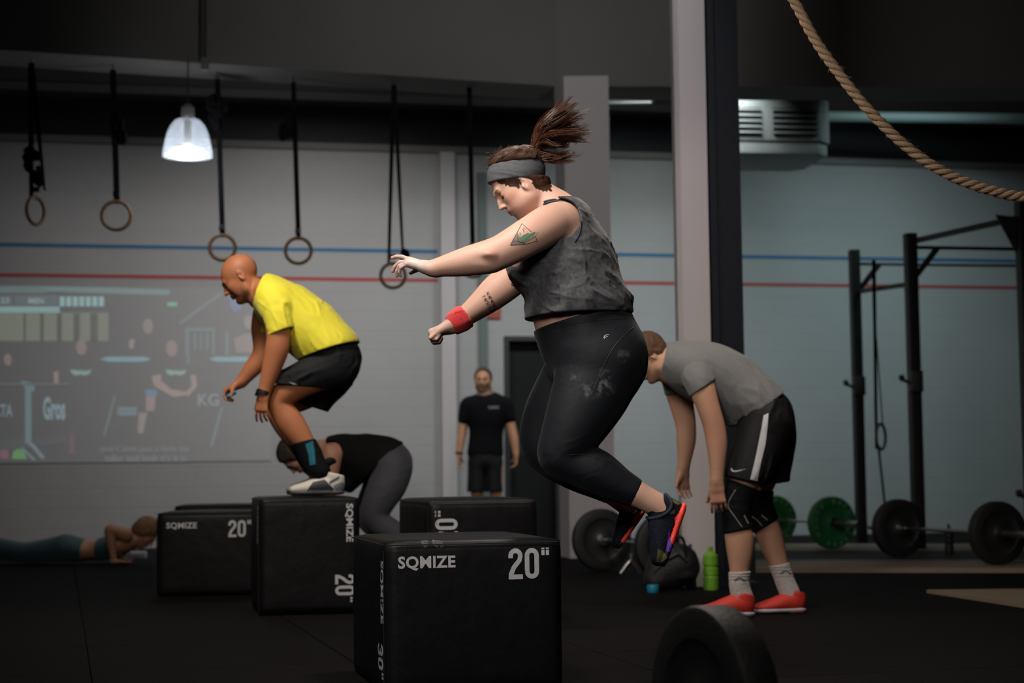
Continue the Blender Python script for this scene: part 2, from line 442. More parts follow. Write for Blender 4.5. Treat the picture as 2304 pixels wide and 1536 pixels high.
# ------------------------------------------------------------------ figure helpers
class Fig:
    """sections given as (photo x, photo y, half-width in photo pixels, depth offset m, depth radius m)"""
    def __init__(s, Y): s.Y = Y
    def rows(s, secs, grow=0.0, sc=1.0):
        out = []
        for q in secs:
            y = s.Y+q[3]; c = P(q[0], q[1], y); r = q[2]*y/F*sc
            out.append([*c, r+grow, q[4]*sc+grow])
        return np.array(out)
def frame(fwd, up):
    a = np.asarray(fwd, float); a /= np.linalg.norm(a); c = np.asarray(up, float); c = c-a*np.dot(a, c); c /= np.linalg.norm(c)
    b = np.cross(c, a); return np.stack([a, b, c], 1)      # columns forward, left, up
def head(S, O, M, s=1.0, nose=1.0, jaw=1.0, closed=True, sex='m', ear=True, eo=(0, 0)):
    O = np.asarray(O, float)
    def e(c, r, k=.015, op=1, R=None):
        MM = M if R is None else M@R
        S.ell(O+M@(np.array(c)*s), np.array(r)*s, MM, k*s, op)
    def t(pts, k=.01):
        for (a, ra), (b, rb) in zip(pts[:-1], pts[1:]):
            S.seg(O+M@(np.array(a)*s), O+M@(np.array(b)*s), ra*s, ra*s, rb*s, rb*s, M[:, 1], k*s)
    e((-.012, 0, .034), (.096, .077, .088)); e((.012, 0, .012), (.079, .070, .085), .02)
    e((.034, 0, -.03), (.056, .058, .072), .02)
    for q in (-1, 1):
        t([((-.012, q*.057, -.040), .016), ((.008, q*.052, -.070*jaw), .018), ((.058, q*.016, -.098*jaw), .017)], .03)
        e((.052, q*.040, -.022), (.028, .022, .022), .025)
    e((.028, 0, -.068), (.050, .044, .036), .03)
    e((.071, 0, -.098*jaw), (.017, .019, .015), .015)
    t([((.083, -.034, .020), .009), ((.090, 0, .016), .010), ((.083, .034, .020), .009)], .016)
    for q in (-1, 1):
        e((.100, q*.032, -.002), (.018, .019, .011), .012, -1)
        e((.074, q*.031, -.001), (.0145, .0155, .0125), .005)
    t([((.088, 0, .010), .006), ((.101, 0, -.012), .0072), ((.1125, 0, -.031), .0085*nose)], .012)
    for q in (-1, 1): e((.101, q*.0115, -.034), (.011, .008, .0075), .008)
    e((.104, 0, -.043), (.01, .02, .006), .006, -1)
    e((.083, 0, -.056), (.014, .026, .013), .014)
    e((.0935, 0, -.0585), (.009, .021, .0055), .005); e((.0915, 0, -.0705), (.009, .018, .0065), .005)
    e((.101, 0, -.0645), (.010, .024, .0016), .003, -1)
    e((.092, 0, -.082), (.01, .02, .005), .008, -1)
    if ear:
        for q in (-1, 1):
            R = np.array(Matrix.Rotation(math.radians(22*q), 3, 'Z'))@np.array(Matrix.Rotation(math.radians(12), 3, 'Y'))
            e((-.012+eo[0], q*.079, -.006+eo[1]), (.0185, .007, .031), .006, 1, R)
            e((-.006+eo[0], q*.0865, -.001+eo[1]), (.0095, .006, .017), .004, -1, R)
            e((-.004+eo[0], q*.082, -.010+eo[1]), (.004, .005, .007), .004)
def brow_mask(L, near):
    return near & (np.abs(L[:, 2]-.024+.12*np.maximum(np.abs(L[:, 1])-.03, 0)) < .0045) & (np.abs(L[:, 1]) > .011) & (np.abs(L[:, 1]) < .045) & (L[:, 0] > .06)
def eyes(person, O, M, s, brow, closed=False, Fbrow=.004, brows=True):
    O = np.asarray(O, float)
    for q in (-1, 1):
        mb = MB(); mw = MB()
        pts = [O+M@(np.array(p)*s) for p in ((.0925, q*.012, .022), (.0945, q*.026, .0265), (.0875, q*.042, .021))]
        mb.tube(pts, [.0022*s, Fbrow*s, .0015*s], 6)
        pts = [O+M@(np.array(p)*s) for p in ((.0855, q*.018, -.007 if closed else 0), (.0895, q*.030, -.010 if closed else 0), (.083, q*.043, -.006 if closed else 0))]
        mw.tube(pts, [.0012*s, .0024*s, .0012*s], 6)
        if brows: mb.build('eyebrow', brow, person, True)
        mw.build('eyelash', mat('lash_dark', (.012, .008, .006), .6), person, True)
def hand(S, Wp, d, n, curls, side=1, s=1.0, spread=.10, thumb=(.55, .75, .3), tcurl=.4):
    """Wp wrist, d distal direction, n direction the fingers close to, side=+1 thumb on cross(d,n)"""
    Wp = np.asarray(Wp, float); d = np.asarray(d, float); d /= np.linalg.norm(d); n = np.asarray(n, float); n = n-d*np.dot(n, d); n /= np.linalg.norm(n)
    w_ = np.cross(d, n)*side; m = s
    for q, rr in ((-.024, .0135), (-.008, .0145), (.008, .0145), (.025, .014)):
        S.seg(Wp+w_*q*.7*m, Wp+d*.082*m+w_*q*1.15*m, rr*m, rr*m, (rr-.002)*m, (rr-.002)*m, n, .014*m)
    S.seg(Wp-d*.02*m, Wp+d*.02*m, .019*m, .026*m, .017*m, .030*m, w_, .02*m)
    S.seg(Wp+d*.022*m+w_*.022*m+n*.008*m, Wp+d*.05*m+w_*.034*m+n*.012*m, .015*m, .015*m, .0125*m, .0125*m, n, .015*m)
    Ls = [(-.031, .058, .0074), (-.011, .072, .0083), (.0105, .078, .0086), (.031, .070, .0083)]
    for i, (q, L, r) in enumerate(Ls):
        p = Wp+d*.080*m+w_*q*m; an = 0; dd = d+w_*spread*(q/.03); dd /= np.linalg.norm(dd)
        c = curls[i]
        for j, (fr, rr) in enumerate(((.45, r), (.31, r*.92), (.24, r*.84))):
            an += c[j]; v = dd*math.cos(an)+n*math.sin(an); p2 = p+v*L*fr*m
            S.seg(p, p2, rr*m, rr*m, rr*.93*m, rr*.93*m, w_, .005*m if j == 0 else .002*m); p = p2
    td = d*thumb[0]+w_*thumb[1]+n*thumb[2]; td /= np.linalg.norm(td); p = Wp+d*.03*m+w_*.028*m+n*.008*m
    p2 = p+td*.036*m; S.seg(p, p2, .0125*m, .0125*m, .0105*m, .0105*m, n, .012*m)
    t2 = td*math.cos(tcurl)+(n*.6-w_*.2+d*.5)/1.0*math.sin(tcurl); t2 /= np.linalg.norm(t2); S.seg(p2, p2+t2*.030*m, .0102*m, .0102*m, .0085*m, .0085*m, n, .003*m)
CURL_RELAX = [(.45, .5, .35), (.40, .45, .3), (.33, .4, .25), (.25, .35, .2)]
CURL_FIST = [(1.35, 1.5, .9)]*4
SOLE = {}
def shoe(person, heel, toe, up, mats, s=1.0, grow=1.0, laces=True, h=.004, name='shoe', ch=1.0):
    """upper, sole, heel clip and laces; heel/toe: points at the sole's back and front"""
    heel = np.asarray(heel, float); toe = np.asarray(toe, float); d = toe-heel; L = np.linalg.norm(d); M = frame(d, up); k = L/.27*grow
    def q(a, c, b=0): return heel+M@np.array([a*L/.27, b*k, c*k*(ch if c > .025 else 1)])
    S = SDF(); rows = []
    for a, c, rh, rw in ((.032, .052, .046, .033), (.07, .050, .047, .036), (.115, .046, .041, .039), (.165, .037, .031, .044), (.21, .031, .023, .043), (.243, .028, .016, .034)):
        rows.append([*q(a, c), rh*k*ch, rw*k])
    S.tube(rows, M[:, 1], .01)
    S.tube([[*q(.035, .075), .034*k, .030*k], [*q(.05, .098), .036*k, .034*k]], M[:, 0]*0+M[:, 1], .02)
    F_ = S.eval(h); half(F_, q(0, .014), -M[:, 2]); half(F_, q(.04, .104), M[:, 2]-M[:, 0]*.25)
    up_o = sdf_obj(name, F_, mats[0], person)
    S2 = SDF(); rows = []
    for a, rw in ((.028, .034), (.07, .037), (.12, .040), (.17, .048), (.215, .047), (.245, .036)):
        rows.append([*q(a, .014), .013*k, rw*k])
    S2.tube(rows, M[:, 1], .006); S2.ell(q(.028, .014), (.031*k, .034*k, .013*k), M, .005); F2 = S2.eval(h); half(F2, q(0, .001), -M[:, 2])
    so = sdf_obj('sole', F2, mats[1], up_o); SOLE[up_o.name] = so
    if laces:
        mb = MB()
        for i in range(5):
            a = .105+i*.021; zc = .094-i*.0095
            pts = [q(a, zc-.016, -.024), q(a+.003, zc-.004, -.014), q(a+.004, zc+.001, 0), q(a+.003, zc-.004, .014), q(a, zc-.016, .024)]
            mb.tube(crom(pts, 3), .0028*k, 6)
        mb.build('laces', mats[2], up_o, True)
    return up_o, q, M
def skinmat(name, col, **kw): return mat(name, col, .5, bump=.04, bscale=320, var=.08, vscale=14, sss=.10, spec=.35, attr='tint', **kw)
def notint(o): paint(o, np.zeros((len(o.data.vertices), 3)), lambda V: np.zeros((len(V), 4)))
def prof_dir(dx, dy): return np.array([dx, 0, -dy])/math.hypot(dx, dy)     # photo direction (x right, y down) as a direction in space
def multi(pieces, h, k=.03, t=.009, pad=.03, wr=None):
    """garment out of several hollow pieces: [(SDF, [(linea, lineb, Y, keep), ...]), ...] on one grid"""
    los, his = zip(*[p[0].bounds() for p in pieces]); lo = np.min(los, 0); hi = np.max(his, 0); res = None
    for S, cuts in pieces:
        b0 = S.bounds; S.bounds = lambda: (lo, hi); F_ = S.eval(h, pad); S.bounds = b0
        if wr is not None:
            for q in wr: displace(F_, q, .03)
        un = F_[0].copy()
        for c in cuts: pxcut(F_, *c)
        np.maximum(F_[0], -(un+t), out=F_[0]) if t else None
        if res is None: res = F_
        else:
            f, g = res[0], F_[0]; hh = np.maximum(k-np.abs(f-g), 0)/k; res = (np.minimum(f, g)-(hh*hh*k*.25 if not t else 0), res[1], h)
    return res
def tube_sdf(fg, secs, k=.02, grow=0.0): S = SDF(); S.tube(fg.rows(secs, grow), k=k); return S
def hair_cap(per, O, M, s, m, g=.010, name='hair', h=.005, cuts=(), amp=.003, fq=40, drop=0):
    q = SDF()
    for c, r in (((-.012, 0, .034), (.096, .077, .088)), ((.008, 0, .014), (.079, .071, .085))): q.ell(O+M@(np.array(c)*s), np.array(r)*s+g, M, .02)
    q.ell(O+M@(np.array((-.055, 0, -.02))*s), np.array((.045, .062, .05))*s+g*.6, M, .03)
    F_ = q.eval(h, .02); displace(F_, lambda p: -amp*(1-2*np.abs(vnoise(p*fq))), .02)
    for p, n in cuts: half(F_, O+M@(np.array(p)*s), M@np.array(n))
    return sdf_obj(name, F_, m, per)
# ------------------------------------------------------------------ the hall
wallm = mat('painted_wall', rgb(150, 150, 150), .85, bump=.25, bscale=7, var=.10, vscale=.9)
def wall_bricks(m):
    nt = m.node_tree; N = nt.nodes; L = nt.links; b = N['Principled BSDF']
    br = N.new('ShaderNodeTexBrick'); br.inputs['Scale'].default_value = 1; br.inputs['Brick Width'].default_value = .5; br.inputs['Row Height'].default_value = .2; br.inputs['Mortar Size'].default_value = .006; br.inputs['Mortar Smooth'].default_value = .8
    tc = N.new('ShaderNodeTexCoord'); sp = N.new('ShaderNodeSeparateXYZ'); cb = N.new('ShaderNodeCombineXYZ')
    L.new(tc.outputs['Object'], sp.inputs[0]); L.new(sp.outputs[0], cb.inputs[0]); L.new(sp.outputs[2], cb.inputs[1]); L.new(cb.outputs[0], br.inputs[0])
    bp = N.new('ShaderNodeBump'); bp.inputs['Strength'].default_value = .35; bp.inputs['Distance'].default_value = .01; bp.invert = True
    L.new(br.outputs['Fac'], bp.inputs['Height']); old = b.inputs['Normal'].links[0].from_node; L.new(old.outputs[0], bp.inputs['Normal']); L.new(bp.outputs[0], b.inputs['Normal'])
wall_bricks(wallm)
greym = mat('concrete_beam', rgb(112, 110, 108), .9, bump=.3, bscale=5, var=.10, vscale=1.2)
darkm = mat('dark_cladding', rgb(34, 34, 40), .7, bump=.1, bscale=20)
ceilm = mat('ceiling_deck', rgb(70, 70, 72), .9, bump=.2, bscale=3)
steelm = mat('navy_steel', rgb(13, 19, 29), .6, spec=.2, bump=.15, bscale=30, var=.2, vscale=6)
whitem = mat('white_paint', rgb(172, 166, 168), .6, bump=.12, bscale=30, var=.05, vscale=4)
blackm = mat('black_powder_coat', (.010, .010, .011), .5, bump=.1, bscale=150)
chrome = mat('brushed_chrome', (.45, .45, .46), .32, 1.0)
def rbox(mb, a0, a1, d0, d1, z0, z1):
    return mb.box(RW((a0+a1)/2, (d0+d1)/2, (z0+z1)/2), UA*(a1-a0)/2, NA*(d1-d0)/2, (0, 0, (z1-z0)/2))
def rpart(name, a0, a1, d0, d1, z0, z1, m, parent=None, bevel=0):
    return rbox(MB(), a0, a1, d0, d1, z0, z1).build(name, m, parent, bevel=bevel)
A0, A1, DF = -8.5, 10.5, 19.5
DA0, _ = W(1135, 900); DA1, _ = W(1258, 900); DT = 2.16
def st(o, label=None): tag(o, label, None, None, 'structure'); return o
def wroot(name, a, d, z): return st(empty(name, RW(a, d, z), rz=ROOM))
def wallo(name, boxes, m, root=None):
    mb = MB()
    for b_ in boxes: rbox(mb, *b_)
    e = bpy.data.objects.new('x', None); e.location = Vector(RW(0, 0, 0)); e.rotation_euler = (0, 0, ROOM); COL.objects.link(e)
    v = to_local(np.array(mb.v), e); bpy.data.objects.remove(e)
    me = bpy.data.meshes.new(name); me.from_pydata([tuple(map(float, p)) for p in v], [], mb.f); me.update()
    o = link(name, me, m, None); o.location = Vector(RW(0, 0, 0)); o.rotation_euler = (0, 0, ROOM); return st(o)
wb_ = wallo('wall_back', [(A0, DA0, -.25, 0, 0, 4.14), (DA1, A1, -.25, 0, 0, 4.14), (DA0, DA1, -.25, 0, DT, 4.14)], wallm)
wu = wallo('wall_upper', [(A0, A1, -.25, .0, 4.64, 6.3)], greym)
wallo('trim_1', [(A0, A1, -.25, .04, 4.10, 4.17)], greym)
wallo('trim_2', [(A0, A1, -.25, .14, 4.60, 4.68)], mat('pale_trim', rgb(128, 128, 126), .7))
wallo('trim_3', [(A0, A1, -.22, -.16, 4.17, 4.60)], darkm)
wallo('wall_left', [(A0-.2, A0, -.25, DF, 0, 6.3)], wallm); wallo('wall_right', [(A1, A1+.2, -.25, DF, 0, 6.3)], wallm)
wallo('wall_front', [(A0, A1, DF, DF+.2, 0, 6.3)], mat('front_wall', rgb(70, 70, 72), .9))
wallo('ceiling', [(A0-.2, A1+.2, -.25, DF+.2, 6.2, 6.4)], ceilm)
# floor: screed below, one-metre rubber mats with open joints on top
fl = wallo('floor', [(A0, A1, -.25, DF, -.12, -.020)], mat('screed', (.012, .012, .013), .9))
matm = mat('rubber_mat', (.0058, .0050, .0053), .75, bump=.5, bscale=260, var=.5, vscale=25, spec=.07)
tm = MB(); rbox(tm, 0, .994, 0, .994, -.020, 0)
tile0 = tm.build('rubber_tile', matm, None, bevel=.003, seg=1)
v0 = RW(0, 0, 0); tile0.data.transform(Matrix.Translation(-Vector(v0))); tile0.data.transform(Matrix.Rotation(-ROOM, 4, 'Z'))
FT = math.radians(15)
n_ = 0
oc = G(1750, 1278); u15 = np.array([math.cos(FT), math.sin(FT), 0]); n15 = np.array([-math.sin(FT), math.cos(FT), 0])   # joint runs away from here
for i in range(-8, 8):
    for j in range(-10, 9):
        c = oc+u15*(i+.5)+n15*(j+.5)
        if not (2.6 < c[1] < 19.6) or abs(c[0]) > .36*c[1]+1.0: continue
        d_ = np.dot(c-WO, NA)
        if d_ < .8: continue
        o = tile0 if n_ == 0 else tile0.copy()
        if n_: COL.objects.link(o)
        o.parent = fl; n_ += 1
        loc = Vector(oc+u15*i+n15*(j+1)); mw = Matrix.Translation(loc) @ Matrix.Rotation(FT, 4, 'Z')
        o.matrix_parent_inverse = Matrix.Identity(4); o.matrix_local = wmat(fl).inverted() @ mw
wallo('floor_edge', [(A0, A1, 0, .9, -.021, -.004)], matm)
# painted height lines on the wall
aL, _ = W(985, 560); a2, _ = W(1092, 632)
blue = mat('blue_line', rgb(34, 92, 132), .7); red = mat('red_line', rgb(148, 60, 60), .7)
for nm, z, m_, lab in (('blue_wall_line', 3.05, blue, 'blue painted line'), ('red_wall_line', 2.745, red, 'red painted line')):
    r_ = empty(nm, RW(0, 0, z), lab+(' running high along the back wall, the upper one' if m_ is blue else ' running along the back wall below the blue one'), 'wall marking', rz=ROOM)
    rpart('stripe', A0, aL, 0, .003, z-.019, z+.019, m_, r_); rpart('stripe', a2, A1, 0, .003, z-.019, z+.019, m_, r_)
# pilaster and recess left of the doorway
p0, _ = W(990, 700); p1, _ = W(1022, 700)
wallo('trim_4', [(p0, p1, 0, .10, 0, 4.10)], whitem); g0, _ = W(1077, 700); g1, _ = W(1094, 700)
wallo('trim_5', [(g0, g1, 0, .045, 0, 3.9)], mat('green_grey_paint', rgb(92, 104, 100), .8))
# doorway
d1 = wroot('door_1', (DA0+DA1)/2, 0, 0)
rpart('door_leaf', DA0+.05, DA1-.05, -.16, -.10, 0, DT-.05, mat('door_black', (.006, .006, .0065), .6, spec=.2), d1)
for q in ((DA0, DA0+.05, 0, DT), (DA1-.05, DA1, 0, DT)): rpart('door_jamb', q[0], q[1], -.25, .02, q[2], q[3], mat('door_frame', (.02, .02, .022), .5), d1)
rpart('door_head', DA0+.05, DA1-.05, -.25, .02, DT-.05, DT, MATS['door_frame'], d1)
h_ = MB(); h_.tube([RW(DA1-.16, -.10, 1.03), RW(DA1-.16, -.05, 1.03), RW(DA1-.28, -.05, 1.03)], .011, 8); h_.build('door_handle', chrome, d1, True)
# sign on the wall, half hidden by the far arm
s0, sz1 = W(1092, 632, .01); s1, sz0 = W(1126, 716, .01)
sg = empty('wall_sign', RW(s0, .01, sz0), 'small reddish framed board on the wall behind the jumping woman\'s far arm', 'sign', rz=ROOM)
rpart('board', s0, s1, .004, .02, sz0, sz1, mat('sign_tan', rgb(150, 120, 105), .7), sg)
for q in ((s0, s1, sz0, sz0+.07), (s0, s1, sz1-.07, sz1), (s0, s0+.03, sz0+.07, sz1-.07), (s1-.03, s1, sz0+.07, sz1-.07)): rpart('frame', q[0], q[1], .004, .026, q[2], q[3], mat('sign_red', rgb(150, 62, 48), .6), sg)
# two concrete beams meeting over the column
def beam(name, pa, pb, z0, z1, th, m):
    pa = np.array([*pa, 0]); pb = np.array([*pb, 0]); u = pb-pa; L = np.linalg.norm(u); u /= L; n = np.array([-u[1], u[0], 0])
    c = (pa+pb)/2+n*th/2+np.array([0, 0, (z0+z1)/2]); o = MB().box(c-c, u*L/2, n*th/2, (0, 0, (z1-z0)/2)).build(name, m)
    me = o.data; me.transform(Matrix.Rotation(-math.atan2(u[1], u[0]), 4, 'Z')); o.rotation_euler = (0, 0, math.atan2(u[1], u[0])); o.location = Vector(c); return st(o)
BA = np.array([-3.99, 13.15]); BB = np.array([.42, 14.62]); bu = (BB-BA)/np.linalg.norm(BB-BA)
beam('beam_left', BA-bu*4, BB, 4.10, 5.25, .55, greym); beam('beam_right', BB, BB+np.array([7.5, .45]), 4.10, 5.25, .55, greym)
def prism(name, corners, z0, z1, m, parent=None):
    v = [(*c[:2], z0) for c in corners]+[(*c[:2], z1) for c in corners]; n = len(corners)
    mb = MB().add(v, [tuple(range(n))[::-1], tuple(range(n, 2*n))]+[(i, (i+1) % n, n+(i+1) % n, n+i) for i in range(n)]); return mb.build(name, m, parent)
# big pale column and the pair of posts in front of it
Yc = 14.25; xl = P(1275, 700, Yc)[0]; xr = P(1377, 700, Yc)[0]; xs = P(1254, 700, Yc+.32)[0]
st(prism('column_concrete', [(xl, Yc), (xr, Yc), (xr, Yc+.38), (xs, Yc+.38)], 0, 4.10, whitem))
Yw_ = 10.7; xa = P(1523, 500, Yw_)[0]; xb = P(1594, 500, Yw_)[0]
st(prism('column_white', [(xa, Yw_+.03), (xa+.03, Yw_), (xb, Yw_), (xb, Yw_+.22), (xa, Yw_+.22)], 0, 6.2, whitem))
xc = P(1598, 500, Yw_)[0]; xd = P(1669, 500, Yw_)[0]
mb = MB(); mb.box(((xc+xd)/2, Yw_+.02, 3.1), ((xd-xc)/2, 0, 0), (0, .008, 0), (0, 0, 3.1)); mb.box(((xc+xd)/2, Yw_+.21, 3.1), ((xd-xc)/2, 0, 0), (0, .008, 0), (0, 0, 3.1)); mb.box((xc+.012, Yw_+.115, 3.1), (.006, 0, 0), (0, .09, 0), (0, 0, 3.1))
mb.box((xc+.022, Yw_-.004, 3.1), (.022, 0, 0), (0, .016, 0), (0, 0, 3.1))
st(mb.build('column_steel', steelm)); mb = MB(); mb.box(((xc+xd)/2, Yw_+.115, .012), (.15, 0, 0), (0, .15, 0), (0, 0, .012)); st(mb.build('trim_6', steelm))
# conduit down the face of the left beam, pipe and light strip high on the right
q0 = P(462, 60, 13.55); c_ = empty('conduit', (q0[0], q0[1], 4.1), 'thin dark conduit running down the face of the left beam', 'pipe')
MB().tube([(q0[0], q0[1]-.02, 5.25), (q0[0], q0[1]-.02, 4.12)], .014, 8).build('pipe', blackm, c_, True); MB().box((q0[0], q0[1]-.02, 4.06), (.03, 0, 0), (0, .03, 0), (0, 0, .05)).build('junction_box', mat('pale_trim', rgb(128, 128, 126), .7), c_, bevel=.006)
def duct(name, pxa, pxb, Y_, r, m, lab, cat):
    a = P(*pxa, Y_); b = P(*pxb, Y_); return tag(MB().tube([a, b], r, 14).build(name, m, None, True), lab, cat)
duct('pipe', (1850, 262), (2420, 268), 17.6, .055, mat('pipe_teal', rgb(150, 170, 170), .5), 'pale horizontal pipe running under the ceiling right of the air unit', 'pipe')
L0 = P(1340, 224, 16.2); L1 = P(1474, 223, 16.2)
sl = empty('strip_light', (L0+L1)/2, 'short unlit white strip light under the ceiling between the column and the white post', 'light')
MB().box((L0+L1)/2, ((L1[0]-L0[0])/2, 0, 0), (0, .07, 0), (0, 0, .025)).build('housing', mat('dull_white', rgb(110, 108, 108), .6), sl, bevel=.01); MB().box((L0+L1)/2-np.array([0, 0, .035]), ((L1[0]-L0[0])/2-.04, 0, 0), (0, .045, 0), (0, 0, .012)).build('diffuser', mat('opal', rgb(120, 120, 120), .4), sl, bevel=.005)
for k_, xx in enumerate((L0[0]+.1, L1[0]-.1)): MB().tube([(xx, L0[1], L0[2]+.02), (xx, L0[1], 6.2)], .006, 6).build('hanger', blackm, sl)
# air unit
ay = 16.3; c0 = P(1750, 280, ay); ac = empty('air_unit', c0, 'white ceiling air unit with grilles, hung behind the dark steel post', 'air conditioner', rz=math.radians(8))
sA = ay/F; hw = 105*sA; M8 = np.array(Matrix.Rotation(math.radians(8), 3, 'Z'))
def acb(name, x0, x1, y0, y1, z0, z1, m, bevel=0, parent=None):
    c = c0+M8@np.array([(x0+x1)/2, (y0+y1)/2, (z0+z1)/2]); return MB().box(c, M8@np.array([(x1-x0)/2, 0, 0]), M8@np.array([0, (y1-y0)/2, 0]), (0, 0, (z1-z0)/2)).build(name, m, parent or ac, bevel=bevel)
ct = mat('unit_white', rgb(104, 108, 107), .5)
zt = 50*sA; zb = -68*sA
# octagonal body (cut corners)
def octo(x0, x1, y0, y1, z0, z1, cut, name, m, inset=0):
    cs = [(x0+cut, y0), (x1-cut, y0), (x1, y0+cut), (x1, y1-cut), (x1-cut, y1), (x0+cut, y1), (x0, y1-cut), (x0, y0+cut)]
    v = [c0+M8@np.array([a, b, z0]) for a, b in cs]; cs2 = [(a*(1-inset), b) for a, b in cs]; v += [c0+M8@np.array([a, b, z1]) for a, b in cs2]
    return MB().add(v, [tuple(range(8))[::-1], tuple(range(8, 16))]+[(i, (i+1) % 8, 8+(i+1) % 8, 8+i) for i in range(8)]).build(name, m, ac, bevel=.012)
octo(-.60, .46, -.3, .7, -.22, .20, .12, 'casing', ct); octo(-.58, .44, -.28, .68, -.34, -.22, .12, 'tray', ct); octo(-.50, .36, -.2, .6, .20, .28, .12, 'lid', ct)
for g_ in ((-.56, -.26), (-.14, .30)):
    gx = acb('grille', g_[0], g_[1], -.306, -.296, -.17, .10, mat('grille_dark', (.02, .022, .022), .7))
    for k_ in range(5): acb('louvre', g_[0], g_[1], -.335, -.305, -.155+k_*.055, -.137+k_*.055, ct, parent=gx)
for xx, yy in ((-.35, 0), (.3, 0), (-.35, .45), (.3, .45)):
    p_ = c0+M8@np.array([xx, yy, .27]); MB().tube([p_, (p_[0], p_[1], 6.2)], .008, 6).build('hanger', blackm, ac)
acb('valve_box', .10, .26, -.1, .1, .28, .48, mat('valve_red', rgb(88, 30, 24), .6), .02)
# ------------------------------------------------------------------ pendant lamp
lp = P(422, 352, 13.55); lamp = empty('pendant_lamp', (lp[0], lp[1], lp[2]), 'lit pendant lamp with clear ribbed dome shade hung from the left beam', 'lamp')
glass = mat('clear_acrylic', (.80, .86, .95, 1), .25, trans=.0, spec=.6, alpha=.13)
prof = [(.204, 0), (.200, .02), (.192, .06), (.182, .12), (.165, .19), (.138, .25), (.10, .295), (.05, .315), (.045, .325)]
prof2 = [(r-.005, h) for r, h in prof[::-1]]
sh = MB().lathe(prof+prof2+[prof[0]], lp, (0, 0, 1), 60).build('shade', glass, lamp, True)
for k_ in range(30):
    an = 2*math.pi*k_/30
    MB().tube([lp+np.array([(r+.001)*math.cos(an), (r+.001)*math.sin(an), h]) for r, h in prof[1:-1]], .0022, 4).build('rib', glass, sh, True)
MB().lathe([(.001, .10), (.028, .10), (.03, .30), (.05, .30), (.055, .33), (.055, .40), (.03, .43), (.001, .43)], lp, (0, 0, 1), 24).build('lamp_holder', mat('pale_trim', rgb(128, 128, 126), .7), lamp, True)
bulb = mat('lamp_glow', (1, 1, 1), .5, emit=(.93, .97, 1, 1), estr=14)
MB().lathe([(.001, -.012), (.10, -.010), (.145, .004), (.150, .03), (.13, .055), (.04, .065), (.03, .09), (.001, .095)], lp, (0, 0, 1), 32).build('bulb', bulb, lamp, True)
MB().tube([lp+np.array([0, 0, .42]), (lp[0], lp[1], 4.1)], .006, 8).build('cord', blackm, lamp, True)
d = bpy.data.lights.new('bulb_light', 'POINT'); d.energy = 6; d.color = (.9, .95, 1); d.shadow_soft_size = .12
o = bpy.data.objects.new('bulb_light', d); o.parent = lamp; o.location = (0, 0, -.05); COL.objects.link(o)
# ------------------------------------------------------------------ gymnastic rings under the left beam
strapm = mat('strap_webbing', (.006, .006, .0075), .9, bump=.5, bscale=300, spec=.1); woodr = mat('ring_wood', rgb(124, 92, 58), .55, bump=.15, bscale=60, var=.2, vscale=20, stretch=(1, 1, 1))
def beamY(px): return BA[1]+.28+(P(px, 150, 14)[0]+4.0)*(BB[1]-BA[1])/(BB[0]-BA[0])
def strap(mb, a, b, w, t=.003, tw=0, n=8):
    a = np.asarray(a, float); b = np.asarray(b, float); v = []
    for i in range(n+1):
        s = i/n; p = a+(b-a)*s; an = tw*s; u = np.array([math.cos(an), math.sin(an), 0])*w/2; q = np.array([-math.sin(an), math.cos(an), 0])*t/2
        v += [p-u-q, p+u-q, p+u+q, p-u+q]
    f = [(0, 1, 2, 3), (4*n+3, 4*n+2, 4*n+1, 4*n)]
    for i in range(n): f += [(4*i+k, 4*i+4+k, 4*i+4+(k+1) % 4, 4*i+(k+1) % 4) for k in range(4)]
    mb.add(v, f)
def bow(parent, c, s, seed, sc=1.0):
    """surplus strap tied up in a bundle"""
    rnd = random.Random(seed)
    for k in range(5):
        mb = MB(); a = rnd.uniform(0, 6.28); dx = rnd.uniform(-.022, .022); zz = rnd.uniform(-.03, .03); L = rnd.uniform(.05, .11)*sc
        pts = [c+np.array([dx+math.cos(a)*.02, -.015, zz]), c+np.array([dx*1.6+math.cos(a)*.05, -.03, zz-L*.5]), c+np.array([dx*1.2+math.cos(a)*.03, -.02, zz-L]), c+np.array([dx*.5-.02, -.01, zz-L*.55])]
        mb.tube(crom(pts, 4), .021*sc, 6); mb.build('tied_strap', strapm, parent, True)
